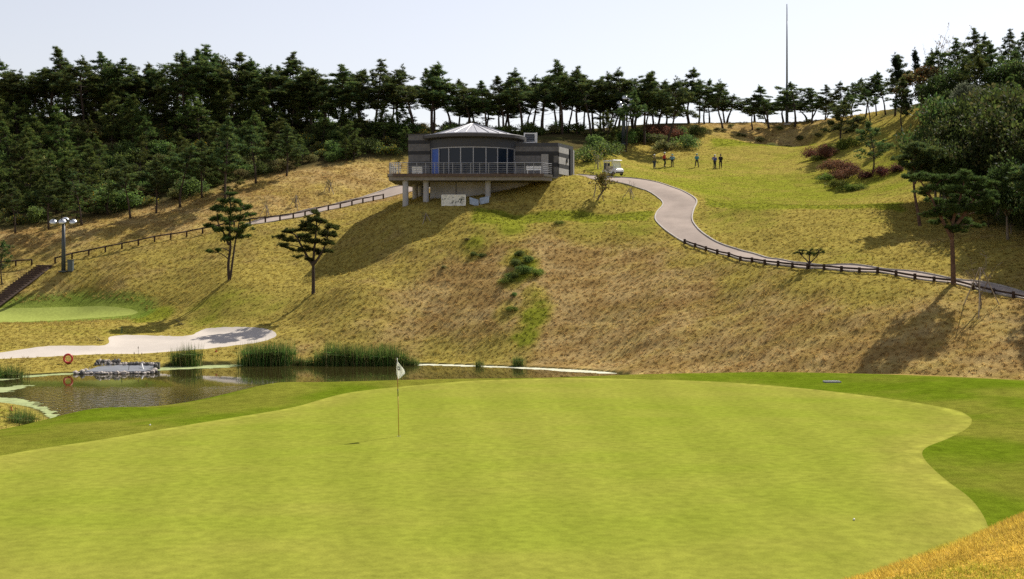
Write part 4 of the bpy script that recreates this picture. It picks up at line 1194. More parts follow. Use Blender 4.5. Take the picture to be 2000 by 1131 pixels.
# young staked trees -----------------------------------------------------------
AUT = [np.array([.19, .155, .04]), np.array([.15, .12, .035]), np.array([.12, .12, .03])]
GRN = [np.array([.10, .115, .03]), np.array([.14, .13, .035]), np.array([.16, .12, .03])]
def staked(u, v, h, kind, label, n=3, r=.7, hs=.55, sx=1.0, d=None, group=None):
    g = ground(u, v, 60) if d is None else np.array([(u - 1000) / F * d, d, 0])
    e = plant('young_tree', kind, g[0], g[1], label, 'tree', group, h=h, sx=sx)
    sc = e.scale.x
    for k in range(n):
        a = k * 6.283 / n + .5
        x, y = math.cos(a) * r, math.sin(a) * r
        zb = float(zat(g[0] + x * math.cos(e.rotation_euler.z) - y * math.sin(e.rotation_euler.z), g[1] + x * math.sin(e.rotation_euler.z) + y * math.cos(e.rotation_euler.z))) - e.location.z
        MB().tube([((x) / sc, (y) / sc, (zb - .1) / e.scale.z), (x * .05 / sc, y * .05 / sc, h * hs / e.scale.z)], [.035 / sc, .03 / sc], 6).build('stake', M['stake'], e)
    return e
staked(520, 422, 2.3, make_sapling(601, 2.4, 1.0, 60, AUT, .12), 'young tree with few yellow leaves in the dry meadow, first above the log fence')
staked(578, 405, 2.5, make_sapling(602, 2.5, 1.1, 50, AUT, .12), 'young vase-shaped tree in the dry meadow between two other young trees')
staked(642, 376, 2.6, make_sapling(603, 2.6, 1.3, 170, AUT, .13), 'young tree with the most tan leaves in the dry meadow near the shaded bank')
staked(1166, 390, 3.4, make_sapling(604, 3.2, 1.9, 620, [c * 1.25 for c in GRN], .22, .075), 'young tree with large drooping leaves on the knoll in front of the golf cart', sx=1.15)
staked(1231, 388, 1.9, make_sapling(605, 2.2, .8, 25, GRN, .12, .045), 'almost leafless sapling tied to stakes beside the curve of the path', r=.8)
staked(832, 432, 1.4, make_sapling(606, 1.8, .8, 30, GRN, .12, .04), 'small staked sapling in the shadow below the club house columns', r=.5)
staked(1915, 603, 4.4, make_sapling(607, 4.4, 1.2, 40, AUT, .1, .05), 'tall bare sapling with leaning poles below the log rail', r=1.3, hs=.62)
staked(1168, 352, 3.0, make_sapling(608, 3.0, 1.4, 110, [np.array([.26, .23, .03]), np.array([.2, .19, .03])], .17, .05), 'young tree with yellow leaves in front of the dark bank behind the cart', d=148, r=.5)
UMB = make_specimen(505, [(-.75, 0, 1.15, .28), (-.5, .1, 1.35, .22), (-.1, -.2, 1.2, .25), (.2, .2, 1.1, .25), (.55, 0, 1.1, .25), (.8, .1, 1.3, .25), (.1, 0, 1.45, .15)], 1.0, [(0, 0, -.1), (.03, 0, .3), (0, 0, .55)], .08, M['bark'], size=.13, tints=GR, stems=[[(0, 0, .4), (-.4, 0, .8), (-.7, 0, 1.1)], [(0, 0, .4), (.35, 0, .7), (.75, 0, 1.15)], [(0, 0, .5), (0, 0, .9), (.05, 0, 1.2)]])
g = ground(1581, 523, 60)
plant('dwarf_pine', UMB, g[0], g[1], 'dwarf pine with forked stems beside the low log rail', 'tree', rz=0)

# weeds in the gully of the knoll
for u, v, h, k in ((1008,520,.8,'green'),(1022,535,.9,'green'),(1000,545,.7,'green'),(1030,512,.7,'green'),(1015,500,.6,'green'),(988,552,.5,'lime'),(1045,535,.5,'lime'),(925,500,.5,'green'),(942,502,.45,'green'),(1004,578,.4,'green'),(865,524,.35,'dry'),(1000,605,.35,'lime'),(910,470,.35,'dry'),(1095,437,.35,'lime')):
    g = ground(u, v, 60)
    plant('weed_clump', BUSH[k][0], g[0], g[1], 'clump of weeds growing on the worn face of the knoll', 'plant', 'weeds on the face of the knoll', h=h, sx=1.3)

# ---------------------------------------------------------------- reeds
def make_reeds(seed, w=.7, h=1.6, n=170):
    rng = np.random.default_rng(seed); B = Blades()
    p = np.zeros((n, 3)); p[:, 0] = rng.normal(size=n) * w * .5; p[:, 1] = rng.normal(size=n) * .3; p[:, 2] = -.25
    d = rng.normal(size=(n, 3)) * .13; d[:, 2] = 1
    t = np.array([[.085, .155, .028], [.12, .185, .036], [.06, .12, .026], [.24, .21, .08]])[rng.integers(0, 4, n)] * rng.uniform(.7, 1.3, (n, 1))
    B.add(p, d, rng.uniform(.6, 1.15, n) * h + .25, np.full(n, .055), t)
    k = n // 2     # bent tips
    j = rng.integers(0, n, k)
    q = p[j] + d[j] * (h * .65)
    dd = rng.normal(size=(k, 3)) * .9; dd[:, 2] = rng.uniform(-.2, .7, k)
    B.add(q, dd, rng.uniform(.3, .6, k), np.full(k, .045), t[j])
    return B.mesh('reed_clump', M['blade'], rng)
REEDS = [make_reeds(700 + i) for i in range(4)]
def reed(u, v, s, label, group=None, sx=1.0):
    d = CZ * F / (v - HZ); x = (u - 1000) / F * d
    o = obj('reed_clump', REEDS[rr.integers(0, 4)], None, (x, d - .15, min(0.02, float(zat(x, d - .15)) + .2)))
    o.scale = (s * sx * 1.15, s * 1.2, s * 1.28); o.rotation_euler.z = rr.uniform(-.3, .3)
    return tag(o, label, 'reeds', group)
for u in np.arange(488, 572, 9.5): reed(u + rr.normal() * 2, 712.4, rr.uniform(.75, 1.0), 'tall green reeds at the pond edge in the dense stand below the bunker tip', 'reeds in the stand below the bunker tip')
for u in np.arange(622, 812, 9.0): reed(u + rr.normal() * 2.5, 712.5, rr.uniform(.8, 1.05) * (.55 if u < 645 or u > 790 else 1), 'tall green reeds at the foot of the knoll in the longest stand', 'reeds in the long stand behind the flag')
for u in (345, 358, 370, 378): reed(u, 715, rr.uniform(.7, .9), 'green reeds in the small tuft between stone basin and dense stand', 'reeds in the small tuft')
for u in (8, 22, 34): reed(u, 738, rr.uniform(.6, .75), 'short reeds on the pond bank left of the red life ring', 'short reeds left of the life ring')
for u in (935, 1008, 1016): reed(u, 716, .45, 'small isolated tuft of grass at the water below the knoll', 'small tufts below the knoll')
for u, v in ((45, 838), (60, 842), (32, 836)): reed(u, v, .55, 'leafy waterside grass on the golden spit among the duckweed', 'waterside grass on the spit')
for u in (580, 590, 600, 608): reed(u, 713, .4, 'low green waterside plant between the two reed stands', 'low waterside plants')

# ---------------------------------------------------------------- rough grass: blades over the slopes
def grass_stuff(name, label, x, y, hmin, hmax, w, nb, lean, rng, tintf, tilt=0.0):
    n0 = len(x)
    z = zat(x, y)
    p = np.repeat(np.stack([x, y, z - .015], 1), nb, 0)
    p[:, :2] += rng.normal(size=(len(p), 2)) * (.07 if hmax > .12 else .02)
    p[:, 2] = zat(p[:, 0], p[:, 1]) - .012
    d = rng.normal(size=p.shape) * lean; d[:, 2] = 1
    d[:, 1] -= tilt
    t = np.repeat(tintf(x, y), nb, 0) * rng.uniform(.6, 1.45, (len(p), 1))
    B = Blades(); B.add(p, d, rng.uniform(hmin, hmax, len(p)), np.full(len(p), w), t)
    o = obj(name, B.mesh(name, M['blade'], rng))
    return tag(o, label, 'grass', None, 'stuff')
rg = np.random.default_rng(31)
# the sward grows in tussocks: each a spray of blades combed downhill, thatch showing between them
def tussocks(name, label, x, y, rng, nb=13):
    n0 = len(x)
    gz = np.gradient(ZSMOOTH, gy, gx)
    sx_, sy_ = zat(x, y, gz[1]), zat(x, y, gz[0])
    Lf = luxury(x, y)
    size = (.55 + .75 * rng.random(n0)) * (1.0 - .62 * smooth(.52, .85, Lf)) * .9 * (.75 + .5 * fbm(x / 3, y / 2, 3, 19))
    base = np.repeat(np.stack([x, y], 1), nb, 0) + rng.normal(size=(n0 * nb, 2)) * (.075 * np.repeat(size, nb))[:, None]
    p = np.concatenate([base, (zat(base[:, 0], base[:, 1]) - .012)[:, None]], 1)
    d = rng.normal(size=p.shape) * .75
    d[:, 0] -= np.repeat(sx_, nb) * 1.3; d[:, 1] -= np.repeat(sy_, nb) * 1.3
    d[:, 2] = .45 + .5 * rng.random(len(p))
    t = grass_colour(x, y) * rng.uniform(.82, 1.40, (n0, 1))
    t = np.repeat(t, nb, 0) * rng.uniform(.7, 1.35, (len(p), 1))
    B = Blades(); B.add(p, d, np.repeat(size, nb) * rng.uniform(.13, .30, len(p)), np.full(len(p), .045), t)
    o = obj(name, B.mesh(name, M['blade'], rng))
    return tag(o, label, 'grass', None, 'stuff')
def luxury(x, y):
    num = np.zeros(x.shape); den = np.zeros(x.shape) + 1e-9
    for a, b, l, r in _lw:
        w = 1.0 / (1e-3 + (((x - a) ** 2 + (y - b) ** 2) / (r * r)) ** 1.7)
        num += w * l; den += w
    return num / den
xs_, ys_ = np.meshgrid(np.arange(-66, 66, .43), np.arange(56, 196, .43))
x = (xs_ + rg.uniform(-.24, .24, xs_.shape)).ravel(); y = (ys_ + rg.uniform(-.24, .24, xs_.shape)).ravel()
keep = (np.abs(x) < y * .55) & (zat(x, y, rough_w) > .5) & (zat(x, y, SD['pond']) > .25) & (rg.random(len(x)) > wood_mask(x, y)) & (rg.random(len(x)) < smooth(215, 120, y) + .15)
x = x[keep]; y = y[keep]
tussocks('rough_grass', 'dry straw-coloured rough grass covering the slopes', x, y, rg)
N = 120000
x = rg.uniform(1.0, 8.0, N); y = rg.uniform(6.5, 17, N)
keep = (np.abs(x) < y * .43) & (zat(x, y, SD['collar']) > .02)
x = x[keep]; y = y[keep]
def gold_t(x, y):
    n = fbm(x / .3, y / .3, 3, 5)[..., None]
    return np.array([.56, .41, .07]) * (.6 + .7 * n) + np.array([-.10, .0, -.015]) * smooth(.5, .7, fbm(x / .6, y / .6, 3, 8))[..., None]
grass_stuff('mound_grass', 'short golden grass on the near mound', x, y, .03, .075, .0075, 3, .8, rg, gold_t)
# ---------------------------------------------------------------- kerbs of the cart paths
M['kerb'] = plain('kerb_concrete', (0.36, 0.33, 0.30), 0.85, var=0.18, scale=2)
def kerb(pts, parent, off):
    c = catmull([P(*q)[:2] for q in pts], 6)
    t = np.gradient(c, axis=0); t /= np.linalg.norm(t, axis=1)[:, None]
    nrm = np.stack([t[:, 1], -t[:, 0]], 1) * off
    acc = 0; seg = []
    L = np.concatenate([[0], np.cumsum(np.linalg.norm(np.diff(c, axis=0), axis=1))])
    n = max(2, int(L[-1] / 1.5))
    # one kerb stone every metre and a half
    for i in range(n):
        a, b = L[-1] * i / n + .008, L[-1] * (i + 1) / n - .008
        m = MB(); rows = []
        for s in np.linspace(a, b, 4):
            p = np.array([np.interp(s, L, c[:, 0]), np.interp(s, L, c[:, 1])]); q = np.array([np.interp(s, L, nrm[:, 0]), np.interp(s, L, nrm[:, 1])])
            z = float(zat(*p))
            p2 = p + q * .11
            z2 = float(zat(*p2)); zt = max(z, z2) + .085
            rows.append([(p[0], p[1], z - .15), (p[0], p[1], zt), (p2[0], p2[1], zt), (p2[0], p2[1], z2 - .15)])
        vs = [v for r_ in rows for v in r_]; fs = [(0, 1, 2, 3), (12, 15, 14, 13)]
        for r_ in range(3):
            for k in range(4): fs.append((r_ * 4 + k, (r_ + 1) * 4 + k, (r_ + 1) * 4 + (k + 1) % 4, r_ * 4 + (k + 1) % 4))
        m.add(vs, fs)
        o = m.build('kerb_stone', M['kerb'], parent)
kerb(PATH_L[1:], path_o, 1)
kerb(PATH_R[1:], path_o, -1)
kerb(PATH2_L, path_o, 1)
kerb(PATH2_R, path_o, -1)

# ---------------------------------------------------------------- log fences
M['log'] = plain('dark_log', (0.048, 0.030, 0.022), 0.9, var=0.4, scale=4, bump=0.5)
def fence(pts, spacing, label, post_h=.42, post_r=.10, rail_r=.075, off=.25, rail_z=.36, side=1):
    w = [P(*q) for q in pts]
    c = catmull([q[:2] for q in w], 8)
    t = np.gradient(c, axis=0); t /= np.linalg.norm(t, axis=1)[:, None]
    c = c + np.stack([t[:, 1], -t[:, 0]], 1) * off * side
    L = np.concatenate([[0], np.cumsum(np.linalg.norm(np.diff(c, axis=0), axis=1))])
    n = int(round(L[-1] / spacing))
    at = lambda s: np.array([np.interp(s, L, c[:, 0]), np.interp(s, L, c[:, 1])])
    p0 = at(0)
    root = empty('log_fence', (p0[0], p0[1], float(zat(*p0))), 0, label, 'fence')
    o = np.array(root.location)
    tops = []
    for i in range(n + 1):
        p = at(L[-1] * i / n); z = float(zat(*p))
        h = post_h * random.uniform(.93, 1.08)
        b = np.array([p[0], p[1], z]) - o
        MB().tube([b - [0, 0, .15], b + [0, 0, h - .03], b + [0, 0, h]], [post_r, post_r * .98, post_r * .86], 10).build('post', M['log'], root, True)
        tops.append(b + np.array([0, 0, rail_z]))
    for i in range(n):
        a, b = tops[i], tops[i + 1]
        mid = (a + b) / 2 + np.array([random.uniform(-.02, .02), random.uniform(-.02, .02), random.uniform(-.02, .015)])
        MB().tube([a, mid, b], [rail_r, rail_r * random.uniform(.9, 1.08), rail_r * .97], 8).build('rail', M['log'], root, True)
    return root
FEN_R = PATH_L[11:]
fence(FEN_R, 1.55, 'low dark log rail on stubby posts following the curve of the cart path', post_h=.42, post_r=.115, rail_z=.29)
FEN_L = [(108,511,127.6),(180,495,128.6),(250,480,129.5),(310,468.5,130.5),(370,458.5,131.5),(430,448,132),(500,436,132.8),(560,425.5,134.5),(620,413,137.6),(690,399,141),(745,388,144.3)]
fence(FEN_L, 1.6, 'dark log fence climbing from the wooden steps to the path below the club house', post_h=.62, post_r=.09, rail_z=.56, off=.3)
fence([(-130,536,127.3),(-60,528,127.5),(0,521,127.8),(62,513,127.8)], 1.6, 'short dark log fence on the far side of the wooden steps', post_h=.62, post_r=.09, rail_z=.56, off=.0)

# ---------------------------------------------------------------- wooden steps
M['plank'] = plain('step_timber', (0.085, 0.055, 0.040), 0.9, var=0.4, scale=3, bump=0.5)
a = P(88, 517, 127.3); b = P(-25, 606, 120.5)
st = empty('wooden_steps', (b[0], b[1], float(zat(b[0], b[1]))), 0, 'dark timber steps climbing the bank to the gap in the log fence', 'steps')
so = np.array(st.location)
dirv = (a - b)[:2]; Lh = np.hypot(*dirv); dirv /= Lh; ang = math.atan2(dirv[1], dirv[0])
nst = 22
za, zb = float(zat(a[0], a[1])) + .08, float(zat(b[0], b[1])) + .05
for i in range(nst):
    f = (i + .5) / nst
    q = b[:2] + dirv * Lh * f
    zt = max(float(zat(*q)) + .10, zb + (za - zb) * (i + 1) / nst)
    bx = MB().box((q[0] - so[0], q[1] - so[1], zt - .06 - so[2]), (Lh / nst * 1.02, 1.75, .12), ang)
    s_ = bx.build('step', M['plank'], st)
    rs = MB().box((q[0] - dirv[0] * Lh / nst * .45 - so[0], q[1] - dirv[1] * Lh / nst * .45 - so[1], zt - .30 - so[2]), (.06, 1.70, .36), ang).build('riser', M['log'], s_)
nv = np.array([-dirv[1], dirv[0]])
for s in (-1, 1):
    p0 = np.array([*(b[:2] + nv * s * .92), zb]) - so; p1 = np.array([*(a[:2] + nv * s * .92), za]) - so
    MB().tube([p0 - [0, 0, .12], p1 - [0, 0, .12]], .10, 8).build('stringer', M['log'], st)

# ---------------------------------------------------------------- floodlights
M['pole'] = plain('dark_grey_steel', (0.045, 0.055, 0.065), 0.5, var=0.15, scale=2, spec=.4)
M['lamp_shell'] = plain('silver_lamp_shell', (0.55, 0.57, 0.60), 0.3, metal=.7, var=0.1)
M['lamp_glass'] = plain('lamp_glass', (0.18, 0.19, 0.20), 0.12, var=0.05)
M['box_green'] = plain('switch_box_paint', (0.075, 0.095, 0.10), 0.5, var=0.1)
def floodlight(x, y, h, r, heads, label, rz=0, s=1.0, arm=.9):
    z = float(zat(x, y))
    e = empty('floodlight', (x, y, z), rz, label, 'lamp')
    MB().tube([(0, 0, -.2), (0, 0, h * .5), (0, 0, h)], [r * 1.15, r, r * .82], 12).build('pole', M['pole'], e, True)
    MB().box((0, 0, .06), (r * 4, r * 4, .14)).build('base_plate', M['pole'], e)
    MB().box((0, 0, h + .02), (arm * 2.1, .10, .10)).build('cross_arm', M['pole'], e)
    for (hx, hy, hz, a) in heads:
        hd = MB().lathe([(.02 * s, .20 * s), (.16 * s, .19 * s), (.30 * s, .10 * s), (.37 * s, -.04 * s), (.39 * s, -.10 * s), (.34 * s, -.10 * s)], 18)
        o = hd.build('lamp_head', M['lamp_shell'], e, True, (hx, hy, h + hz)); o.rotation_euler = (0.55, 0, a)
        g_ = MB().lathe([(.335 * s, -.085 * s), (.2 * s, -.105 * s), (.01, -.11 * s)], 18).build('lens', M['lamp_glass'], o, True)
        MB().box((0, 0, .22 * s), (.12 * s, .12 * s, .12 * s)).build('bracket', M['pole'], o)
    return e
g = ground(124, 531, 60)
floodlight(g[0], g[1], 5.0, .19, [(-.95, -.1, -.08, .4), (0, -.35, -.05, 0), (.95, -.1, -.08, -.4), (.1, .4, .12, 3.1)], 'grey floodlight mast with silver lamp heads beside the wooden steps', 0, 1.0)
g = ground(138, 529, 60)
e = empty('switch_cabinet', tuple(g), 0, 'small dark cabinet at the foot of the floodlight by the steps', 'cabinet')
MB().box((0, 0, .48), (.50, .42, 1.1)).build('body', M['box_green'], e, bevel=.015)
MB().box((0, 0, 1.06), (.58, .50, .07)).build('lid', M['box_green'], e)
MB().box((0, -.215, .52), (.40, .02, .85)).build('front_panel', M['box_green'], e)
x_ = (1218 - 1000) / F * 170
z_ = float(zat(x_, 170.0)); hp = CZ + (HZ - 205) * 170 / F - z_
e = floodlight(x_, 170.0, hp, .24, [(-.55, -.2, .25, .4), (.15, -.4, .95, 0), (.85, -.1, .75, -.6), (.75, -.3, -.05, -.4), (-.35, -.35, -.2, 0), (.1, .4, .1, 3)], 'dark floodlight mast on the ridge among the pines behind the golf cart', 0, 1.1, .7)
MB().tube([(.42, 0, 0), (.42, 0, hp * .55), (.42, 0, hp * .9)], .11, 8).build('cable_duct', M['pole'], e)
MB().tube([(0, 0, hp), (.1, 0, hp + .9)], .07, 8).build('upper_arm', M['pole'], e)
x_ = (1873 - 1000) / F * 112; z_ = float(zat(x_, 112.0)); hp = CZ + (HZ - 322) * 112 / F - z_
floodlight(x_, 112.0, hp, .15, [(-.45, -.3, .15, .4), (.2, -.35, .75, 0)], 'floodlight mast half hidden by the trees behind the red-barked pine', 0, .85, .5)

# ---------------------------------------------------------------- tall mast on the skyline
M['mast'] = plain('galvanised_mast', (0.20, 0.22, 0.25), 0.55, var=0.1, spec=.3)
d_ = 190.0; x_ = (1537 - 1000) / F * d_; z_ = float(zat(x_, d_)); hm = CZ + (HZ - 8) * d_ / F - z_
e = empty('antenna_mast', (x_, d_, z_), 0, 'very tall thin steel mast on the skyline among the pines', 'mast')
MB().tube([(0, 0, -.3), (0, 0, hm * .3), (0, 0, hm * .34)], [.24, .19, .16], 10).build('lower_tube', M['pole'], e, True)
MB().tube([(0, 0, hm * .33), (0, 0, hm * .7), (0, 0, hm * .86)], [.15, .11, .085], 10).build('upper_tube', M['mast'], e, True)
MB().tube([(0, 0, hm * .855), (0, 0, hm)], [.08, .07], 8).build('rod', M['mast'], e, True)
MB().box((0, 0, .05), (.9, .9, .25)).build('footing', M['kerb'], e)

# ---------------------------------------------------------------- club house
def striped(name, c1, c2, z0, period, duty, rough=.8):
    m, nt, b = mat_base(name)
    return m
M['stone_l'] = plain('light_stone_cladding', (0.128, 0.126, 0.128), 0.8, var=0.18, scale=2.5)
M['stone_d'] = plain('dark_stone_cladding', (0.022, 0.023, 0.027), 0.6, var=0.2, scale=2.5)
M['stone_sunlit'] = plain('sunlit_stone_colour', (0.30, 0.295, 0.29), 0.8, var=0.15, scale=2.5)  # light stone again, with sunlight put into the colour
M['fascia'] = plain('grey_brown_fascia', (0.060, 0.058, 0.060), 0.5, var=0.1)
M['band'] = plain('dark_band', (0.042, 0.045, 0.054), 0.5, var=0.1)
M['roof'] = plain('zinc_roof', (0.42, 0.42, 0.44), 0.42, metal=.35, var=0.06, scale=1.0)
M['deck'] = plain('deck_slab', (0.22, 0.20, 0.18), 0.8, var=0.15)
M['deck_edge'] = plain('deck_fascia', (0.10, 0.070, 0.055), 0.7, var=0.2)
M['concrete'] = plain('column_concrete', (0.36, 0.36, 0.37), 0.8, var=0.12, scale=1.2)
M['wall_grey'] = plain('undercroft_wall', (0.36, 0.355, 0.345), 0.85, var=0.15, scale=1.0)
M['alu'] = plain('aluminium_frame', (0.30, 0.31, 0.34), 0.4, metal=.3, var=0.06)
M['rail'] = plain('painted_rail', (0.27, 0.28, 0.31), 0.45, metal=.2, var=0.08)
M['white'] = plain('white_paint', (0.78, 0.78, 0.76), 0.5, var=0.06)
M['blue_panel'] = plain('bright_blue_panel', (0.040, 0.105, 0.42), 0.35, var=0.08)
M['black'] = plain('louvre_black', (0.02, 0.02, 0.022), 0.6, var=0.2)
def glass_mat():
    m, nt, b = mat_base('tinted_window')
    b.inputs['Base Color'].default_value = (0.008, 0.014, 0.028, 1)
    b.inputs['Roughness'].default_value = 0.12
    b.inputs['Specular IOR Level'].default_value = 0.22
    tc = nt.nodes.new('ShaderNodeTexCoord'); n = nt.nodes.new('ShaderNodeTexNoise'); n.inputs['Scale'].default_value = .6
    nt.links.new(tc.outputs['Object'], n.inputs['Vector'])
    bp = nt.nodes.new('ShaderNodeBump'); bp.inputs['Strength'].default_value = .06; bp.inputs['Distance'].default_value = .2
    nt.links.new(n.outputs['Fac'], bp.inputs['Height']); nt.links.new(bp.outputs[0], b.inputs['Normal'])
    return m
M['glass'] = glass_mat()
DZ = 16.42                       # deck level
HX0, HY0 = -4.0, 131.0           # centre of the round room
hb = empty('club_house', (HX0, HY0, DZ), 0, 'grey club house with round glazed room, low conical roof and a deck on columns', 'building')
def HP(mb, name, mats, parent=None, **k): return mb.build(name, mats, parent or hb, **k)
R = 4.75
# round room: window wall of 24 facets, front half glazed
sill, head = 0.02, 2.78
nf = 24; off = math.radians(7.5 - 15 * .5)
def ang(k): return math.radians(-90 + 15 * k) + math.radians(2.2)
for k in range(-6, 6):
    a0, a1 = ang(k), ang(k + 1)
    p0 = np.array([math.cos(a0), math.sin(a0)]) * R; p1 = np.array([math.cos(a1), math.sin(a1)]) * R
    mb = MB(); inn = .97
    mb.add([(p0[0], p0[1], sill), (p1[0], p1[1], sill), (p1[0], p1[1], head), (p0[0], p0[1], head), (p0[0] * inn, p0[1] * inn, sill), (p1[0] * inn, p1[1] * inn, sill), (p1[0] * inn, p1[1] * inn, head), (p0[0] * inn, p0[1] * inn, head)],
           [(0, 1, 2, 3), (4, 7, 6, 5), (0, 4, 5, 1), (3, 2, 6, 7), (0, 3, 7, 4), (1, 5, 6, 2)])
    if k == -4:  # one facet plain blue instead of dark glass
        w = HP(mb, 'front_panel', M['blue_panel']); w['label'] = 'bright blue panel in the window wall'
    else: w = HP(mb, 'window', M['glass'])
    q = (p0 + p1) / 2; tdir = (p1 - p0) / np.linalg.norm(p1 - p0); rz = math.atan2(tdir[1], tdir[0])
    out = q / np.linalg.norm(q)
    MB().box((q[0] + out[0] * .03, q[1] + out[1] * .03, head - .05), (np.linalg.norm(p1 - p0) * .96, .08, .10), rz).build('frame_head', M['alu'], w)
    MB().box((q[0] + out[0] * .03, q[1] + out[1] * .03, sill + .07), (np.linalg.norm(p1 - p0) * .96, .08, .12), rz).build('frame_sill', M['alu'], w)
    if k == -4: MB().box((q[0] + out[0] * .07 + tdir[0] * .4, q[1] + out[1] * .07 + tdir[1] * .4, 1.05), (.05, .06, .30), rz).build('handle', M['alu'], w)
for k in range(-6, 7):
    a = ang(k); p = np.array([math.cos(a), math.sin(a)]) * (R + .03)
    HP(MB().box((p[0], p[1], (sill + head) / 2), (.085, .14, head - sill - .01), a + math.pi / 2), 'mullion', M['alu'])
# rear half wall
HP(MB().lathe([(R, 0.0), (R, head)], 12, (0, 0, 0), ang(6), ang(6) + math.pi), 'rear_wall', M['stone_l'])
# band above the windows, soffit, cornice
HP(MB().lathe([(R - .4, head + .002), (R + .10, head + .002), (R + .10, head + 1.02), (R - .4, head + 1.02)], 48), 'band', M['band'], smooth_sh=False)
HP(MB().lathe([(R - .1, head + .80), (R + .62, head + .92), (R + .72, head + .98), (R + .72, head + 1.27), (R + .60, head + 1.33), (R - .3, head + 1.38)], 48), 'cornice', M['fascia'])
apex = 21.95 - DZ
roof = HP(MB().lathe([(R - .28, head + 1.36), (R - .32, head + 1.46), (.28, apex - .05), (.26, apex), (.01, apex + .05)], 24), 'roof', M['roof'])
for k in range(24):
    a = 2 * math.pi * (k + .5) / 24
    p0 = Vector((math.cos(a) * (R - .32), math.sin(a) * (R - .32), head + 1.48)); p1 = Vector((math.cos(a) * .3, math.sin(a) * .3, apex - .02))
    MB().tube([p0, p1], .032, 4).build('seam', M['roof'], roof)
# deck
dx0, dx1, dy0, dy1 = -12.15 - HX0, 4.0 - HX0, 125.0 - HY0, 138.0 - HY0
deck_poly = [(dx0, dy0 + .25), (dx0 + .35, dy0), (dx1 - 1.0, dy0), (dx1, dy0 + 1.3), (dx1, dy1), (dx0 + 1.5, dy1), (dx0, dy0 + 7.5)]
dk = HP(MB().prism(deck_poly, -.22, 0.0), 'deck', M['deck'])
HP(MB().prism([(p[0] * .995 + (.02 if p[0] < 0 else -.02), p[1] + (.12 if p[1] < -3 else -.1)) for p in deck_poly], -.62, -.224), 'deck_beam', M['deck'])
HP(MB().box(((dx0 + dx1) / 2 - .2, dy0 - .035, -.12), (dx1 - dx0 - 1.4, .06, .30)), 'deck_fascia', M['deck_edge'])
HP(MB().box((dx0 - .035, dy0 + 3.9, -.12), (.06, 7.0, .30)), 'deck_fascia', M['deck_edge'])
# columns
def column(u, v, d, r=.29):
    x = (u - 1000) / F * d - HX0; y = d - HY0
    zb = float(zat(x + HX0, d)) - DZ
    HP(MB().lathe([(r, zb - .3), (r, -.6)], 20, (x, y, 0)), 'column', M['concrete'], smooth_sh=True)
for u, d in ((792, 125.7), (832, 126.2), (953, 126.4), (811, 132.0), (822, 135.0)): column(u, 0, d)
HP(MB().prism([(-8.2 - HX0, 128.3 - HY0), (-2.25 - HX0, 128.3 - HY0), (-2.25 - HX0, 136 - HY0), (-8.2 - HX0, 136 - HY0)], -4.4, -.60), 'undercroft_wall', M['wall_grey'])
HP(MB().box((-5.6 - HX0, 128.28 - HY0, -1.9), (.06, .06, 2.6)), 'wall_joint', M['band'])
HP(MB().prism([(-2.24 - HX0, 129.4 - HY0), (4.6 - HX0, 129.0 - HY0), (6.4 - HX0, 133.8 - HY0), (5.5 - HX0, 139 - HY0), (-8.2 - HX0, 139 - HY0), (-8.2 - HX0, 136.01 - HY0), (-2.24 - HX0, 136.01 - HY0)], -3.5, -.01), 'plinth', M['wall_grey'])
# striped walls: courses of light and dark stone, each its own
def courses(poly, z0, courses_, parent, name='stone_course'):
    z = z0
    for hgt, mt, pr in courses_:
        pp = grow(np.array(poly, float), pr)
        MB().prism(pp.tolist(), z, z + hgt - .004).build(name, M[mt], parent)
        z += hgt
lw = [(797, 129.0), (833, 127.9), (838, 131.0)]
LWp = [(-10.45 - HX0, 129.0 - HY0), (-8.25 - HX0, 128.6 - HY0), (-7.0 - HX0, 133.0 - HY0), (-7.0 - HX0, 137.5 - HY0), (-10.45 - HX0, 137.5 - HY0)]
lwall = HP(MB().prism(LWp, 0.0, 0.35), 'left_wing_wall', M['stone_l'])
courses(LWp, .354, [(.75, 'stone_l', 0), (.36, 'stone_d', .012), (.72, 'stone_l', 0), (.36, 'stone_d', .012), (.72, 'stone_l', 0), (.36, 'stone_d', .012), (.52, 'stone_l', 0)], lwall)
HP(MB().prism(grow(np.array(LWp), .05).tolist(), 4.16, 4.26), 'coping', M['fascia'])
RWp = [(.2 - HX0, 128.9 - HY0), (4.62 - HX0, 128.9 - HY0), (6.35 - HX0, 133.6 - HY0), (5.5 - HX0, 138.5 - HY0), (.2 - HX0, 138.5 - HY0)]
rwall = HP(MB().prism(RWp, 0.0, .35), 'right_wing_wall', M['stone_l'])
courses(RWp, .354, [(.62, 'stone_l', 0), (.42, 'stone_d', .012), (.70, 'stone_l', 0), (.42, 'stone_d', .012), (.50, 'stone_l', 0)], rwall)
HP(MB().prism(grow(np.array(RWp), .04).tolist(), 3.02, 3.38), 'parapet', M['band'])
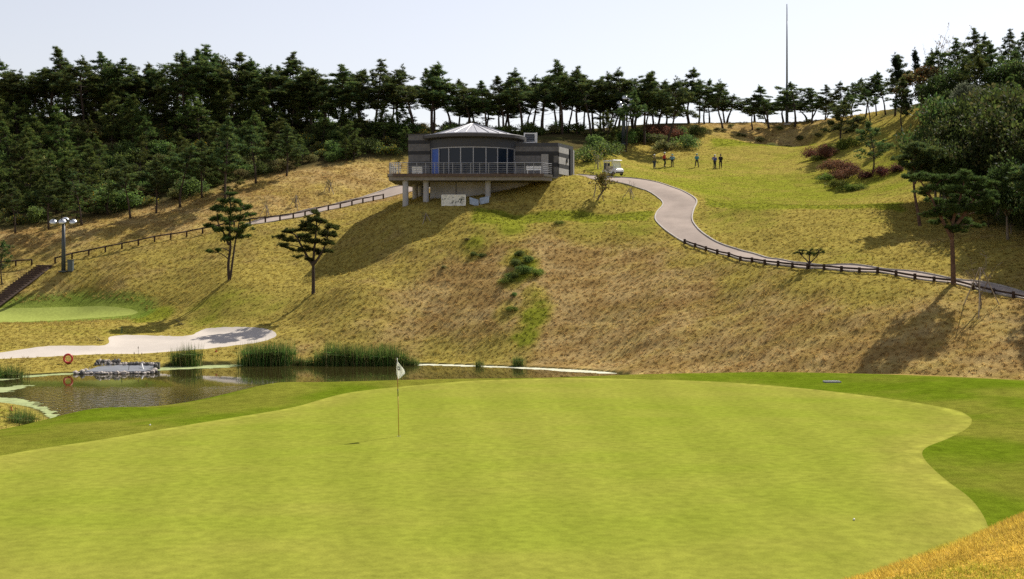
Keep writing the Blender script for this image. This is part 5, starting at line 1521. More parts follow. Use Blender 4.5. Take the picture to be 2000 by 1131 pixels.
# side of the wing: sunlight painted as paler stone; slim dark pier, meter box
f0 = np.array([4.62 - HX0, 128.9 - HY0]); f1 = np.array([6.35 - HX0, 133.6 - HY0]); ft = (f1 - f0) / np.linalg.norm(f1 - f0); fn = np.array([ft[1], -ft[0]]); frz = math.atan2(ft[1], ft[0])
zc = .25
for hgt, mt in ((.62, 'stone_sunlit'), (.42, 'stone_d'), (.70, 'stone_sunlit'), (.42, 'stone_d'), (.60, 'stone_sunlit')):
    q = f0 + ft * 1.7 + fn * .06
    HP(MB().box((q[0], q[1], zc + hgt / 2), (3.2, .08, hgt - .01), frz), 'cladding_panel', M[mt]); zc += hgt
q = f0 + ft * 4.2 + fn * .08
HP(MB().box((q[0], q[1], 1.5), (1.0, .14, 3.0), frz), 'pier', M['stone_d'])
q = f0 + ft * 4.9 + fn * .07
HP(MB().box((q[0], q[1], 1.5), (.35, .12, 3.0), frz), 'pier', M['stone_sunlit'])
q = f0 + ft * 2.6 + fn * .14
HP(MB().box((q[0], q[1], 1.75), (.30, .10, .42), frz), 'meter_box', M['black'])
# pale panel at the deck end, painted as light seen through an opening
HP(MB().box((3.30 - HX0, 128.86 - HY0, 1.12), (.72, .06, 2.2)), 'front_panel', M['stone_sunlit'])
HP(MB().box((3.95 - HX0, 128.86 - HY0, 1.12), (.46, .05, 2.2)), 'doorway', M['black'])
# rooftop unit in a white frame
rt = HP(MB().box((1.85 - HX0, 133 - HY0, 3.95), (1.0, 1.0, 1.1)), 'rooftop_unit', M['black'])
for s in (-1, 1):
    for s2 in (-1, 1): MB().box((1.85 - HX0 + s * .56, 133 - HY0 + s2 * .56, 4.05), (.12, .12, 1.36)).build('frame_post', M['white'], rt)
MB().box((1.85 - HX0, 133 - HY0 - .56, 4.66), (1.0, .10, .10)).build('frame_bar', M['white'], rt)
MB().box((1.85 - HX0, 133 - HY0 - .56, 3.62), (1.0, .10, .34)).build('frame_bar', M['white'], rt)
for z in (3.9, 4.1, 4.3, 4.5): MB().box((1.85 - HX0, 133 - HY0 - .52, z), (.95, .04, .07)).build('louvre', M['mast'], rt)
MB().box((2.55 - HX0, 133 - HY0 - .1, 4.05), (.12, 1.2, 1.40)).build('side_panel', M['white'], rt)
HP(MB().box((1.2 - HX0, 131 - HY0, 3.46), (1.1, .9, .20)), 'roof_hatch', M['white'])
# railing
rl = HP(MB().tube([(dx0 + .2, dy0 + .12, 1.08), (dx1 - 1.0, dy0 + .12, 1.08)], .035, 8), 'top_rail', M['rail'])
for z in (.18, .36, .54, .72, .90): HP(MB().tube([(dx0 + .2, dy0 + .12, z), (dx1 - 1.0, dy0 + .12, z)], .018, 6), 'rail_bar', M['rail'])
npost = 17
for i in range(npost + 1):
    x = dx0 + .2 + (dx1 - 1.2 - dx0) * i / npost
    HP(MB().box((x, dy0 + .12, .55), (.055, .055, 1.1)), 'rail_post', M['rail'])
for z in (.18, .36, .54, .72, .90, 1.08): HP(MB().tube([(dx0 + .15, dy0 + .3, z), (dx0 + .15, dy0 + 7.2, z)], .025 if z > 1 else .018, 6), 'side_rail_bar', M['rail'])
for i in range(9): HP(MB().box((dx0 + .15, dy0 + .4 + i * .85, .55), (.055, .055, 1.1)), 'side_rail_post', M['rail'])
for z in (.18, .36, .54, .72, .90, 1.08): HP(MB().tube([(dx1 - 1.0, dy0 + .12, z), (dx1 - .1, dy0 + 1.4, z), (dx1 - .1, dy0 + 3.8, z)], .025 if z > 1 else .018, 6), 'end_rail_bar', M['rail'])
# end screen of pale slats
for i in range(6): HP(MB().box((dx0 + .30 + i * .18, dy0 + .2, .60), (.07, .03, 1.05)), 'screen_slat', M['white'])
for z in (.3, .6, .9): HP(MB().box((dx0 + .75, dy0 + .17, z), (1.1, .03, .06)), 'screen_bar', M['white'])
# things on and below the deck
d_ = 125.7
e = empty('cool_box', ((815 - 1000) / F * d_, d_, DZ), 0, 'white chest with a grey lid standing on the deck by the striped wall', 'box')
MB().box((0, 0, .36), (1.0, .6, .72)).build('body', M['white'], e, bevel=.02)
MB().box((0, 0, .76), (1.04, .64, .08)).build('lid', M['alu'], e)
for i in range(5):
    pass
e = empty('added_bench', ((1043 - 1000) / F * 126.6, 126.6, DZ), 0.1, 'added white slatted bench on the deck at the right end of the railing', 'bench')  # bench added for the white sunlit pieces seen through the railing
for i in range(3): MB().box((0, -.12 + i * .14, .45), (1.5, .11, .04)).build('seat_slat', M['white'], e)
for i in range(3): MB().box((0, .26, .56 + i * .14), (1.5, .03, .10)).build('back_slat', M['white'], e)
for x in (-.65, .65):
    MB().box((x, .05, .21), (.06, .40, .43)).build('leg', M['white'], e)
    MB().box((x, .285, .55), (.06, .03, .75)).build('back_post', M['white'], e)

# board below the deck: pale panel with dark ink figures
def board_mat():
    m, nt, b = mat_base('painted_board')
    b.inputs['Roughness'].default_value = .6
    tc = nt.nodes.new('ShaderNodeTexCoord')
    n = nt.nodes.new('ShaderNodeTexNoise'); n.inputs['Scale'].default_value = 3.1; n.inputs['Detail'].default_value = 4; n.inputs['Distortion'].default_value = 1.2
    nt.links.new(tc.outputs['Object'], n.inputs['Vector'])
    cr = nt.nodes.new('ShaderNodeValToRGB')
    cr.color_ramp.elements[0].position = .36; cr.color_ramp.elements[0].color = (.05, .06, .05, 1)
    cr.color_ramp.elements[1].position = .46; cr.color_ramp.elements[1].color = (.68, .68, .62, 1)
    nt.links.new(n.outputs['Fac'], cr.inputs[0]); nt.links.new(cr.outputs[0], b.inputs['Base Color'])
    return m
M['board'] = board_mat()
g = ground(886, 402, 60)
e = empty('picture_board', (g[0], g[1], g[2]), 0, 'pale board with dark painted figures leaning under the club house deck', 'board')
zt = CZ - (381 - HZ) * g[1] / F - g[2]
MB().box((0, 0, zt / 2 + .02), (2.22, .05, zt - .1)).build('panel', M['board'], e)
for z in (.03, zt): MB().box((0, -.01, z), (2.34, .08, .07)).build('frame_rail', M['white'], e)
for x in (-1.14, 1.14): MB().box((x, -.012, zt / 2), (.07, .078, zt)).build('frame_stile', M['white'], e)
M['sheet'] = plain('blue_white_sheet', (0.30, 0.35, 0.40), 0.4, var=.3, scale=4)
for u, v, rz, tx, l in ((926, 401, .5, .95, 'tilted pale blue sheet lying on the grass beside the painted board'), (946, 398, -.3, 1.05, 'second pale blue sheet leaning next to the round column')):
    g = ground(u, v, 60)
    e = MB().box((0, 0, 0), (1.0, .04, .85), 0).build('plastic_sheet', M['sheet'], None, loc=(g[0], g[1], g[2] + .33), bevel=.01)
    e.rotation_euler = (-tx + .4, .25 if rz > 0 else -.2, rz)
    tag(e, l, 'sheet')
# ---------------------------------------------------------------- flagstick
M['cane'] = plain('flagstick_paint', (0.36, 0.15, 0.05), 0.45, var=.1)
M['cane_y'] = plain('flagstick_yellow', (0.46, 0.27, 0.06), 0.45, var=.1)
M['grip'] = plain('flagstick_black', (0.03, 0.035, 0.03), 0.5)
M['cloth'] = leaf_mat('flag_cloth', .45, .8)
d_ = (CZ - GZ) * F / (851.5 - HZ); x_ = (779 - 1000) / F * d_; z_ = float(zat(x_, d_))
fs = empty('flagstick', (x_, d_, z_), 0, 'flagstick with a limp white flag standing in the hole on the green', 'flag')
H = 2.13; ln = -.045 / H
pt = lambda z: (ln * z, 0, z)
MB().tube([pt(-.1), pt(.75), pt(1.10)], .0105, 8).build('lower_shaft', M['cane_y'], fs, True)
MB().tube([pt(1.10), pt(1.30)], .0125, 8).build('grip_band', M['grip'], fs, True)
MB().tube([pt(1.30), pt(1.62)], .010, 8).build('upper_shaft', M['cane'], fs, True)
MB().tube([pt(1.62), pt(2.13)], .009, 8).build('tip_shaft', M['white'], fs, True)
MB().lathe([(.0, .02), (.014, .01), (.016, -.005), (.010, -.02)], 10, pt(2.135)).build('finial', M['white'], fs, True)
MB().lathe([(.054, .004), (.056, -.10)], 20, (0, 0, 0)).build('hole_liner', M['white'], fs, True)
# limp flag: gathered folds hanging from the top corner
nu, nvv = 15, 22
V_ = []; T_ = []
for j in range(nvv):
    f = j / (nvv - 1)                       # 0 top .. 1 bottom
    wd = .205 * (0.03 + math.sin(min(1.0, f * 1.28) * math.pi * .62) ** 1.1) * (1 - .65 * smooth(.72, 1.0, f))
    z = 2.12 - .56 * f
    for i in range(nu):
        s = i / (nu - 1)
        x = -.028 * math.sin(f * 3.1) + s * wd + .03 * f * s
        y = .035 * math.sin(s * 9 + f * 2) * (.3 + .7 * f)
        sag = .10 * s * s * (1 - f) - .06 * s * f
        V_.append((x + ln * z, y - .01, z - sag * .8))
        on = (.34 < f < .56 and .10 < s < .50 and ((s - .3) / .2) ** 2 + ((f - .45) / .11) ** 2 < 1) and not (((s - .3) / .09) ** 2 + ((f - .45) / .045) ** 2 < 1)
        T_.append((.02, .02, .03) if on else (.80, .80, .77))
Fc = [(j * nu + i, j * nu + i + 1, (j + 1) * nu + i + 1, (j + 1) * nu + i) for j in range(nvv - 1) for i in range(nu - 1)]
mb = MB(); mb.add(V_, Fc); mb.t = T_
fl = mb.build('flag', M['cloth'], fs, True, tint=True)
so_ = fl.modifiers.new('thick', 'SOLIDIFY'); so_.thickness = .002

# ---------------------------------------------------------------- balls and small things on the turf
M['ball'] = plain('ball_white', (.82, .82, .80), .35, var=.03)
def ball(u, v, z, label):
    dd = (CZ - z) * F / (v - HZ); x = (u - 1000) / F * dd; zz = float(zat(x, dd))
    mb = MB(); mb.lathe([(.0215 * math.sin(t), -.0215 * math.cos(t)) for t in np.linspace(.01, 3.13, 9)], 14)
    o = mb.build('golf_ball', M['ball'], None, True, (x, dd, zz + .021)); tag(o, label, 'ball')
ball(293, 840, 3.3, 'white golf ball on the collar between pond and green')
ball(1668, 1018, GZ, 'white golf ball lying on the open putting green')
M['grate'] = plain('grey_grate', (.30, .30, .31), .6, metal=.3)
dd = (CZ - 3.4) * F / (749 - HZ); x = (1625 - 1000) / F * dd; zz = float(zat(x, dd))
e = empty('drain_grate', (x, dd, zz + .01), .1, 'small grey drain grate set in the collar behind the green', 'drain')
for y in (-.16, .16): MB().box((0, y, .02), (.62, .04, .06)).build('frame_bar', M['grate'], e)
for i in range(8): MB().box((-.29 + i * .083, 0, .018), (.03, .30, .05)).build('grate_bar', M['grate'], e)
M['rake_wood'] = plain('rake_handle', (.10, .085, .07), .7)
def rake(u0, v0, u1, v1, label):
    a = ground(u0, v0, 60); b = ground(u1, v1, 60)
    e = empty('bunker_rake', tuple(b), 0, label, 'rake')
    dv = (a - b); L = np.linalg.norm(dv[:2]); t = dv[:2] / L * 1.7
    z1 = float(zat(b[0] + t[0], b[1] + t[1])) - b[2] + .03
    MB().tube([(0, 0, .06), (t[0] / 2, t[1] / 2, z1 / 2 + .07), (t[0], t[1], z1)], .018, 6).build('handle', M['rake_wood'], e)
    n_ = np.array([-t[1], t[0]]) / 1.7
    hd = MB().tube([(-n_[0] * .3, -n_[1] * .3, .05), (n_[0] * .3, n_[1] * .3, .05)], .025, 6).build('head', M['black'], e)
    for k in range(9):
        q = n_ * (-.28 + .07 * k)
        MB().tube([(q[0], q[1], .05), (q[0] - t[0] * .02, q[1] - t[1] * .02, -.02)], .007, 5).build('tine', M['black'], hd)
rake(331, 620, 356, 634, 'bunker rake lying on the grass bank behind the bunker')
rake(183, 655, 196, 666, 'bunker rake lying on the mound at the inner bend of the bunker')
M['post_green'] = plain('marker_green', (.05, .14, .07), .6)
M['red'] = plain('marker_red', (.42, .06, .03), .6)
def marker(u, v, h, mat, label, name='marker_post'):
    g = ground(u, v, 56)
    e = empty(name, tuple(g), 0, label, 'marker')
    MB().tube([(0, 0, -.05), (0, 0, h - .04), (0, 0, h)], [.035, .035, .022], 8).build('stake', M[mat], e)
    MB().lathe([(.09, 0), (.08, .05), (.036, .06)], 12, (0, 0, -.01)).build('foot', M[mat], e)
marker(238, 650, .55, 'post_green', 'short green marker post on the bank above the bunker')
marker(422, 687, .22, 'red', 'tiny red marker stake on the strip between bunker and pond')
marker(22, 802, .22, 'red', 'tiny red marker stake on the golden spit by the duckweed')
marker(128, 679, .0 + .05, 'black', 'dark sprinkler head flush with the sand edge') if False else None

# ---------------------------------------------------------------- life ring on its post
M['ring_red'] = plain('life_ring_red', (.52, .045, .04), .5, var=.1)
M['ring_white'] = plain('life_ring_band', (.55, .16, .13), .5, var=.1)
g = ground(133, 711, 60)
e = empty('life_ring', (g[0], g[1], g[2]), 0, 'red life ring on a short stand at the pond bank', 'life ring')
Rr, rr_ = .305, .075; zc = .40
def torus(a0, a1, n, r2):
    return [(Rr * math.cos(a0 + (a1 - a0) * i / n), 0, zc + Rr * math.sin(a0 + (a1 - a0) * i / n)) for i in range(n + 1)]
MB().tube(torus(0, 2 * math.pi, 40, rr_), rr_, 12, cap=False).build('ring', M['ring_red'], e, True)
for k in range(4):
    a = math.pi / 4 + k * math.pi / 2
    MB().tube(torus(a - .13, a + .13, 4, rr_), rr_ * 1.05, 12).build('band', M['ring_white'], e, True)
MB().tube([(0, .07, -.2), (0, .07, .12)], .03, 8).build('stand_post', M['log'], e)
MB().box((0, .05, .03), (.4, .06, .06)).build('stand_bar', M['log'], e)

# ---------------------------------------------------------------- stone-lined basin at the bank
M['stone'] = plain('pale_granite', (.42, .37, .33), .85, var=.3, scale=4, bump=.6)
M['stone_dk'] = plain('dark_stone', (.10, .095, .09), .7, var=.3, scale=4, bump=.6)  # darker tone of stone, used most at the back
M['slab'] = plain('basin_slab', (.17, .18, .20), .5, var=.12, scale=1.5)
d_ = 92.2; cx_ = (232 - 1000) / F * d_
bs = empty('stone_basin', (cx_, d_, 0.0), 0, 'low stone-lined basin at the pond edge beside the life ring', 'basin')
def stone(seed, c, s, mat, name='stone'):
    rng = np.random.default_rng(seed)
    bm = bmesh.new(); bmesh.ops.create_icosphere(bm, subdivisions=1, radius=.5)
    for v in bm.verts:
        v.co *= rng.uniform(.78, 1.15)
        v.co.x *= s[0]; v.co.y *= s[1]; v.co.z *= s[2]
    me = bpy.data.meshes.new(name); bm.to_mesh(me); bm.free(); me.materials.append(mat)
    o = obj(name, me, bs, c); o.rotation_euler.z = rng.uniform(0, 3.1)
    return o
MB().prism([(-2.15, -.85), (-1.0, -1.0), (1.6, -.7), (2.2, .3), (1.7, 2.3), (-1.5, 2.4), (-2.2, .8)], -.5, .16).build('basin_floor', M['slab'], bs)
_ap = MB(); _ap.add([(-2.2, -.8, .17), (2.0, -.6, .17), (2.0, 2.5, .36), (-1.9, 2.5, .36), (-2.2, -.8, -.1), (2.0, -.6, -.1), (2.0, 2.5, .1), (-1.9, 2.5, .1)], [(0, 1, 2, 3), (7, 6, 5, 4), (0, 4, 5, 1), (1, 5, 6, 2), (2, 6, 7, 3), (3, 7, 4, 0)])
_ap.build('apron_slab', M['slab'], bs)
MB().box((0, 2.72, .22), (4.4, .25, .6)).build('back_wall', M['stone_dk'], bs)
k = 0
for i in range(26):       # front row
    x = -2.45 + 4.95 * i / 25; y = -1.05 - .12 * math.sin(i * .9) + (.35 * abs(x) / 2.5 if x > 0 else 0) + rr.normal() * .05
    stone(900 + i, (x, y, .05 + rr.normal() * .02), (rr.uniform(.26, .42), rr.uniform(.28, .4), rr.uniform(.18, .26)), M['stone'] if rr.random() < .75 else M['stone_dk'])
for i in range(30):       # two courses at the back, against the bank
    x = -2.3 + 4.4 * (i % 22) / 21; y = 2.35 + .22 * (i // 22) - .10 * x * x * .5 + rr.normal() * .06
    z = (.36 if i < 22 else .58) + rr.normal() * .03
    stone(950 + i, (x, y, z), (rr.uniform(.3, .46), rr.uniform(.3, .42), rr.uniform(.32, .5)), M['stone_dk'] if rr.random() < .6 else M['stone'])
for i, (x, y) in enumerate(((-2.5, -.6), (-2.6, -.1), (-2.6, .6), (-2.5, 1.2), (2.35, .9), (2.55, .1), (2.75, -.35), (2.6, -.6), (-2.75, -1.0), (-2.2, -1.35), (.3, -1.4), (.8, -1.35), (2.2, 1.6))):
    stone(980 + i, (x, y, .10), (rr.uniform(.34, .5), rr.uniform(.3, .45), rr.uniform(.26, .42)), M['stone'] if i % 3 else M['stone_dk'])
MB().tube([(.75, -.2, .1), (.78, -.1, .55)], .02, 6).build('gauge_stick', M['rake_wood'], bs)
MB().tube([(1.35, 1.1, .55), (1.55, .6, .35), (1.75, .2, .16)], .035, 8).build('inlet_pipe', M['white'], bs)
# teasel stalks behind
for u, v, h in ((270, 692, .75), (262, 697, .5), (277, 697, .45)):
    g = ground(u, v + 6, 60)
    e = empty('dry_stalk', tuple(g), 0, 'thin dry weed stalk standing behind the stone basin', 'plant', 'dry stalks behind the stone basin')
    MB().tube([(0, 0, -.05), (.02, 0, h * .5), (.0, 0, h)], [.014, .012, .006], 5).build('stem', M['bark_grey'], e)
    MB().lathe([(.004, -.10), (.035, -.04), (.03, .06), (.004, .12)], 7, (0, 0, h)).build('seed_head', M['bark_grey'], e)

# ---------------------------------------------------------------- duckweed
M['duckweed'] = grass_mat('duckweed', fine=9, var=.28, bump=.2, bdist=.01)
def weed(name, pts, label, tintc, z=.006, frac=.0):
    poly = on_level(catmull(pts, 5, True), 0.0)
    x0, y0 = poly.min(0) - .3; x1, y1 = poly.max(0) + .3
    st = .12
    xs = np.arange(x0, x1, st); ys = np.arange(y0, y1, st * 1.5)
    X, Y = np.meshgrid(xs, ys)
    n = fbm(X / .9, Y / .9, 4, 211) - .5
    sd = poly_sd(X, Y, poly) + n * 1.6 + frac
    keep = (sd < 0) & (zat(X, Y) < .03)
    c = keep[:-1, :-1] & keep[1:, :-1] & keep[:-1, 1:] & keep[1:, 1:]
    idx = np.arange(X.size).reshape(X.shape)
    q = np.stack([idx[:-1, :-1][c], idx[:-1, 1:][c], idx[1:, 1:][c], idx[1:, :-1][c]], 1)
    if len(q) == 0: return
    u, inv = np.unique(q.ravel(), return_inverse=True)
    v = np.stack([X.ravel()[u], Y.ravel()[u], np.full(len(u), z)], 1)
    tc = np.array(tintc) * (.8 + .4 * fbm(v[:, 0] / .5, v[:, 1] / .5, 3, 223))[:, None]
    o = mesh_np(name, v, inv.reshape(-1, 4), M['duckweed'], tc)
    tag(o, label, 'duckweed', None, 'stuff')
DW = (.27, .31, .15)
weed('duckweed', [(-100, 772), (0, 778), (30, 780), (62, 790), (95, 806), (118, 828), (112, 838), (80, 836), (60, 810), (0, 796), (-100, 790)], 'pale duckweed floating along the golden spit', DW, frac=-.5)
weed('duckweed', [(-100, 748), (0, 742), (60, 736), (150, 730), (178, 727), (160, 725), (60, 729), (0, 733), (-100, 740)], 'pale duckweed along the bank below the life ring', DW, frac=-.45)
weed('duckweed', [(-60, 762), (0, 757), (40, 752), (58, 754), (30, 762), (-20, 768)], 'patch of duckweed drifting at the far left of the pond', DW, frac=-.2)
weed('duckweed', [(300, 724), (380, 720), (470, 715), (480, 711), (400, 712.5), (330, 716), (300, 720)], 'pale duckweed between the stone basin and the reeds', DW, frac=-.35)
weed('duckweed', [(815, 712.5), (900, 715), (1000, 718.5), (1100, 724), (1190, 729), (1190, 725.5), (1100, 720), (1000, 715), (900, 711.5), (820, 709.5)], 'thin whitish line of floating scum below the knoll', (.50, .50, .38), frac=-.45)

# ---------------------------------------------------------------- golf cart
M['cart_white'] = plain('cart_body', (.74, .74, .72), .35, var=.06)
M['tyre'] = plain('tyre_rubber', (.022, .022, .024), .85)
M['rim'] = plain('cart_rim', (.50, .50, .52), .35, metal=.4)
M['seat'] = plain('cart_seat', (.30, .27, .22), .6)
def clear_mat():
    m, nt, b = mat_base('windscreen')
    b.inputs['Base Color'].default_value = (.62, .68, .66, 1); b.inputs['Roughness'].default_value = .08
    b.inputs['Alpha'].default_value = .45
    return m
M['windscreen'] = clear_mat()
M['headlamp'] = plain('headlamp', (.75, .75, .72), .15)
d_ = 141.0; cxp = (1197 - 1000) / F * d_; zc_ = float(zat(cxp, d_))
gc = empty('golf_cart', (cxp, d_, zc_ + .02), math.radians(-60), 'white golf cart with a roof parked on the path beyond the knoll', 'cart')
gc.scale = (.9, .9, .9)
# cart faces local +x (front); length 3.0, width 1.3
def CP(mb, n, m, parent=None, **k): return mb.build(n, M[m], parent or gc, **k)
body = MB(); prof = [(-1.45, .42), (-1.45, .78), (-.75, .80), (-.70, .46), (.45, .42), (.62, .70), (.95, .92), (1.30, .84), (1.48, .58), (1.48, .34), (1.2, .28), (-1.2, .28)]
n_ = len(prof)
vs = [(x, -.60, z) for x, z in prof] + [(x, .60, z) for x, z in prof]
body.add(vs, [tuple(range(n_)), tuple(range(2 * n_ - 1, n_ - 1, -1))] + [(i, n_ + i, n_ + (i + 1) % n_, (i + 1) % n_) for i in range(n_)])
CP(body, 'body', 'cart_white', bevel=.03)
for x in (-.98, .98):
    for y in (-.58, .58):
        w = MB().lathe([(.12, -.09), (.21, -.10), (.245, -.06), (.245, .06), (.21, .10), (.12, .09)], 20)
        o = CP(w, 'wheel', 'tyre', smooth_sh=True); o.location = (x, y, .235); o.rotation_euler = (math.pi / 2, 0, 0)
        MB().lathe([(.0, -.085), (.13, -.07), (.13, .07), (.0, .085)], 16).build('rim', M['rim'], o, True)
CP(MB().box((-.35, 0, .68), (.55, 1.1, .16)), 'seat', 'seat', bevel=.03)
CP(MB().box((-.66, 0, 1.0), (.14, 1.1, .5)), 'backrest', 'seat', bevel=.03)
CP(MB().box((-1.1, 0, .86), (.45, 1.05, .12)), 'rear_seat', 'seat', bevel=.03)
CP(MB().box((-.12, 0, 1.86), (2.35, 1.34, .09), taper=.95), 'roof', 'cart_white', bevel=.04)
for y in (-.56, .56):
    CP(MB().tube([(.72, y, .80), (.92, y, .95), (.62, y * .98, 1.83)], .028, 8), 'front_pillar', 'rim')
    CP(MB().tube([(-1.15, y, .80), (-1.10, y * .98, 1.83)], .028, 8), 'rear_pillar', 'rim')
ws = MB(); ws.add([(.90, -.54, .95), (.90, .54, .95), (.62, .52, 1.80), (.62, -.52, 1.80), (.885, -.54, .95), (.885, .54, .95), (.605, .52, 1.80), (.605, -.52, 1.80)], [(0, 1, 2, 3), (7, 6, 5, 4), (0, 4, 5, 1), (1, 5, 6, 2), (2, 6, 7, 3), (3, 7, 4, 0)])
CP(ws, 'windscreen', 'windscreen')
for y in (-.42, .42):
    o = CP(MB().lathe([(.0, .03), (.07, .025), (.08, 0)], 14), 'headlight', 'headlamp', smooth_sh=True); o.location = (1.43, y, .66); o.rotation_euler = (0, 1.1, 0)
CP(MB().box((1.46, 0, .36), (.10, 1.1, .12)), 'bumper', 'tyre', bevel=.02)
o = CP(MB().tube([(.45 + .16 * math.cos(t) * .5, -.28 + .16 * math.sin(t), 1.02 + .14 * math.cos(t)) for t in np.linspace(0, 6.283, 17)], .014, 6, cap=False), 'steering_wheel', 'tyre')
CP(MB().tube([(.45, -.28, 1.02), (.75, -.28, .75)], .02, 6), 'steering_column', 'tyre')
M['bag_a'] = plain('golf_bag_dark', (.05, .06, .10), .7); M['bag_b'] = plain('golf_bag_grey', (.35, .33, .32), .7)
for y, m in ((-.3, 'bag_a'), (0.02, 'bag_b'), (.32, 'bag_a')):
    o = CP(MB().lathe([(.11, 0), (.13, .1), (.13, .75), (.15, .85)], 12, (-1.33, y, .82)), 'golf_bag', m, smooth_sh=True)
    for k in range(4): MB().tube([(-1.33 + .05 * math.cos(k * 1.6), y + .05 * math.sin(k * 1.6), 1.6), (-1.33 + .07 * math.cos(k * 1.6), y + .07 * math.sin(k * 1.6), 1.82)], .022, 6).build('club', M['rim'], o)

# ---------------------------------------------------------------- players and caddies
M['skin'] = plain('skin', (.32, .19, .13), .6, var=.05)
cl = lambda n, c: plain(n, c, .8, var=.1, scale=8)
def skin_mesh(name, verts, edges, radii, mat, parent, root=0, sub=1):
    me = bpy.data.meshes.new(name); me.from_pydata(verts, edges, []); me.materials.append(mat)
    o = obj(name, me, parent)
    sk = o.modifiers.new('skin', 'SKIN'); sk.use_smooth_shade = True
    me.skin_vertices or None
    lay = me.skin_vertices[0].data if len(me.skin_vertices) else None
    if lay is None:
        return o
    for i, r_ in enumerate(radii): lay[i].radius = (r_ if hasattr(r_, '__len__') else (r_, r_)); lay[i].use_root = (i == root)
    ss = o.modifiers.new('sub', 'SUBSURF'); ss.levels = sub; ss.render_levels = sub
    return o
def skinned(name, verts, edges, radii, mat, parent):
    """tapered limbs joined into one surface; skin modifier when the layer can be made"""
    me = bpy.data.meshes.new(name)
    bm = bmesh.new()
    lay = bm.verts.layers.skin.verify()
    vs = []
    for p, r_ in zip(verts, radii):
        v = bm.verts.new(p); v[lay].radius = r_ if hasattr(r_, '__len__') else (r_, r_); vs.append(v)
    vs[0][lay].use_root = True
    for a, b in edges: bm.edges.new((vs[a], vs[b]))
    bm.to_mesh(me); bm.free()
    me.materials.append(mat)
    o = obj(name, me, parent)
    sk = o.modifiers.new('skin', 'SKIN'); sk.use_smooth_shade = True; sk.branch_smoothing = .4
    ss = o.modifiers.new('sub', 'SUBSURF'); ss.levels = 1; ss.render_levels = 1
    return o
def person(u, v, d, h, rz, label, top, trousers, cap, pose, hair=(.02, .016, .014), pack=None):
    x = (u - 1000) / F * d; z = float(zat(x, d))
    e = empty('person', (x, d, z), rz, label, 'person', None)
    k = h / 1.75
    # joints (facing local -y); x to the person's left
    j = dict(pelvis=(0, 0, .95), waist=(0, .01, 1.10), chest=(0, .0, 1.32), neck=(0, .01, 1.50), head=(0, -.01, 1.58), crown=(0, -.01, 1.72),
             lsh=(.19, .01, 1.43), rsh=(-.19, .01, 1.43), lel=(.25, .02, 1.15), rel=(-.25, .02, 1.15), lwr=(.24, -.06, .92), rwr=(-.24, -.06, .92),
             lhip=(.10, 0, .90), rhip=(-.10, 0, .90), lkn=(.11, -.02, .50), rkn=(-.11, -.02, .50), lan=(.12, .02, .09), ran=(-.12, .02, .09), lto=(.14, -.15, .04), rto=(-.14, -.15, .04))
    j.update(pose)
    j = {n: np.array(p) * k for n, p in j.items()}
    vn = ['pelvis', 'waist', 'chest', 'neck', 'head', 'crown', 'lsh', 'lel', 'lwr', 'rsh', 'rel', 'rwr', 'lhip', 'lkn', 'lan', 'lto', 'rhip', 'rkn', 'ran', 'rto']
    rad = dict(pelvis=(.15, .11), waist=(.13, .10), chest=(.16, .11), neck=.055, head=.088, crown=.075, lsh=.065, rsh=.065, lel=.046, rel=.046, lwr=.034, rwr=.034, lhip=.09, rhip=.09, lkn=.062, rkn=.062, lan=.045, ran=.045, lto=.04, rto=.04)
    ed = [('pelvis', 'waist'), ('waist', 'chest'), ('chest', 'neck'), ('neck', 'head'), ('head', 'crown'), ('chest', 'lsh'), ('lsh', 'lel'), ('lel', 'lwr'), ('chest', 'rsh'), ('rsh', 'rel'), ('rel', 'rwr'), ('pelvis', 'lhip'), ('lhip', 'lkn'), ('lkn', 'lan'), ('lan', 'lto'), ('pelvis', 'rhip'), ('rhip', 'rkn'), ('rkn', 'ran'), ('ran', 'rto')]
    verts = [j[n] for n in vn]; radii = [np.array(rad[n]) * k if hasattr(rad[n], '__len__') else rad[n] * k for n in vn]
    edges = [(vn.index(a), vn.index(b)) for a, b in ed]
    # hands: palm and five fingers on each wrist
    for s, wr, elb in ((1, 'lwr', 'lel'), (-1, 'rwr', 'rel')):
        dv = j[wr] - j[elb]; dv /= np.linalg.norm(dv)
        palm = j[wr] + dv * .07 * k; verts.append(palm); radii.append((.034 * k, .018 * k)); pi = len(verts) - 1
        edges.append((vn.index(wr), pi))
        side = np.cross(dv, [1, 0, 0]); side /= np.linalg.norm(side) + 1e-9
        fwd = np.cross(side, dv)
        for q, (o_, L) in enumerate(((-.03, .065), (-.012, .075), (.008, .072), (.026, .058))):
            b0 = palm + side * o_ * k + dv * .03 * k; b1 = b0 + dv * L * .55 * k + fwd * .010 * k; b2 = b1 + dv * L * .4 * k + fwd * .025 * k
            for p_, r_ in ((b0, .0095), (b1, .0085), (b2, .007)): verts.append(p_); radii.append(r_ * k)
            m_ = len(verts); edges += [(pi, m_ - 3), (m_ - 3, m_ - 2), (m_ - 2, m_ - 1)]
        t0 = palm - side * .03 * k + fwd * .01 * k; t1 = t0 - side * .025 * k + dv * .035 * k + fwd * .015 * k
        verts += [t0, t1]; radii += [.010 * k, .008 * k]; m_ = len(verts); edges += [(pi, m_ - 2), (m_ - 2, m_ - 1)]
    # nose and ears
    hd = j['head']; m_ = len(verts)
    skinned('body', [tuple(map(float, p)) for p in verts], edges, radii, M['skin'], e)
    # head details: hair, nose, cap
    cr = (j['head'] + j['crown']) / 2
    MB().lathe([(.108 * k * math.sin(t), -.12 * k * math.cos(t)) for t in np.linspace(1.1, 3.12, 7)], 14, (cr[0], cr[1] + .02 * k, cr[2] + .01 * k)).build('hair', plain('hair', hair, .7), e, True)
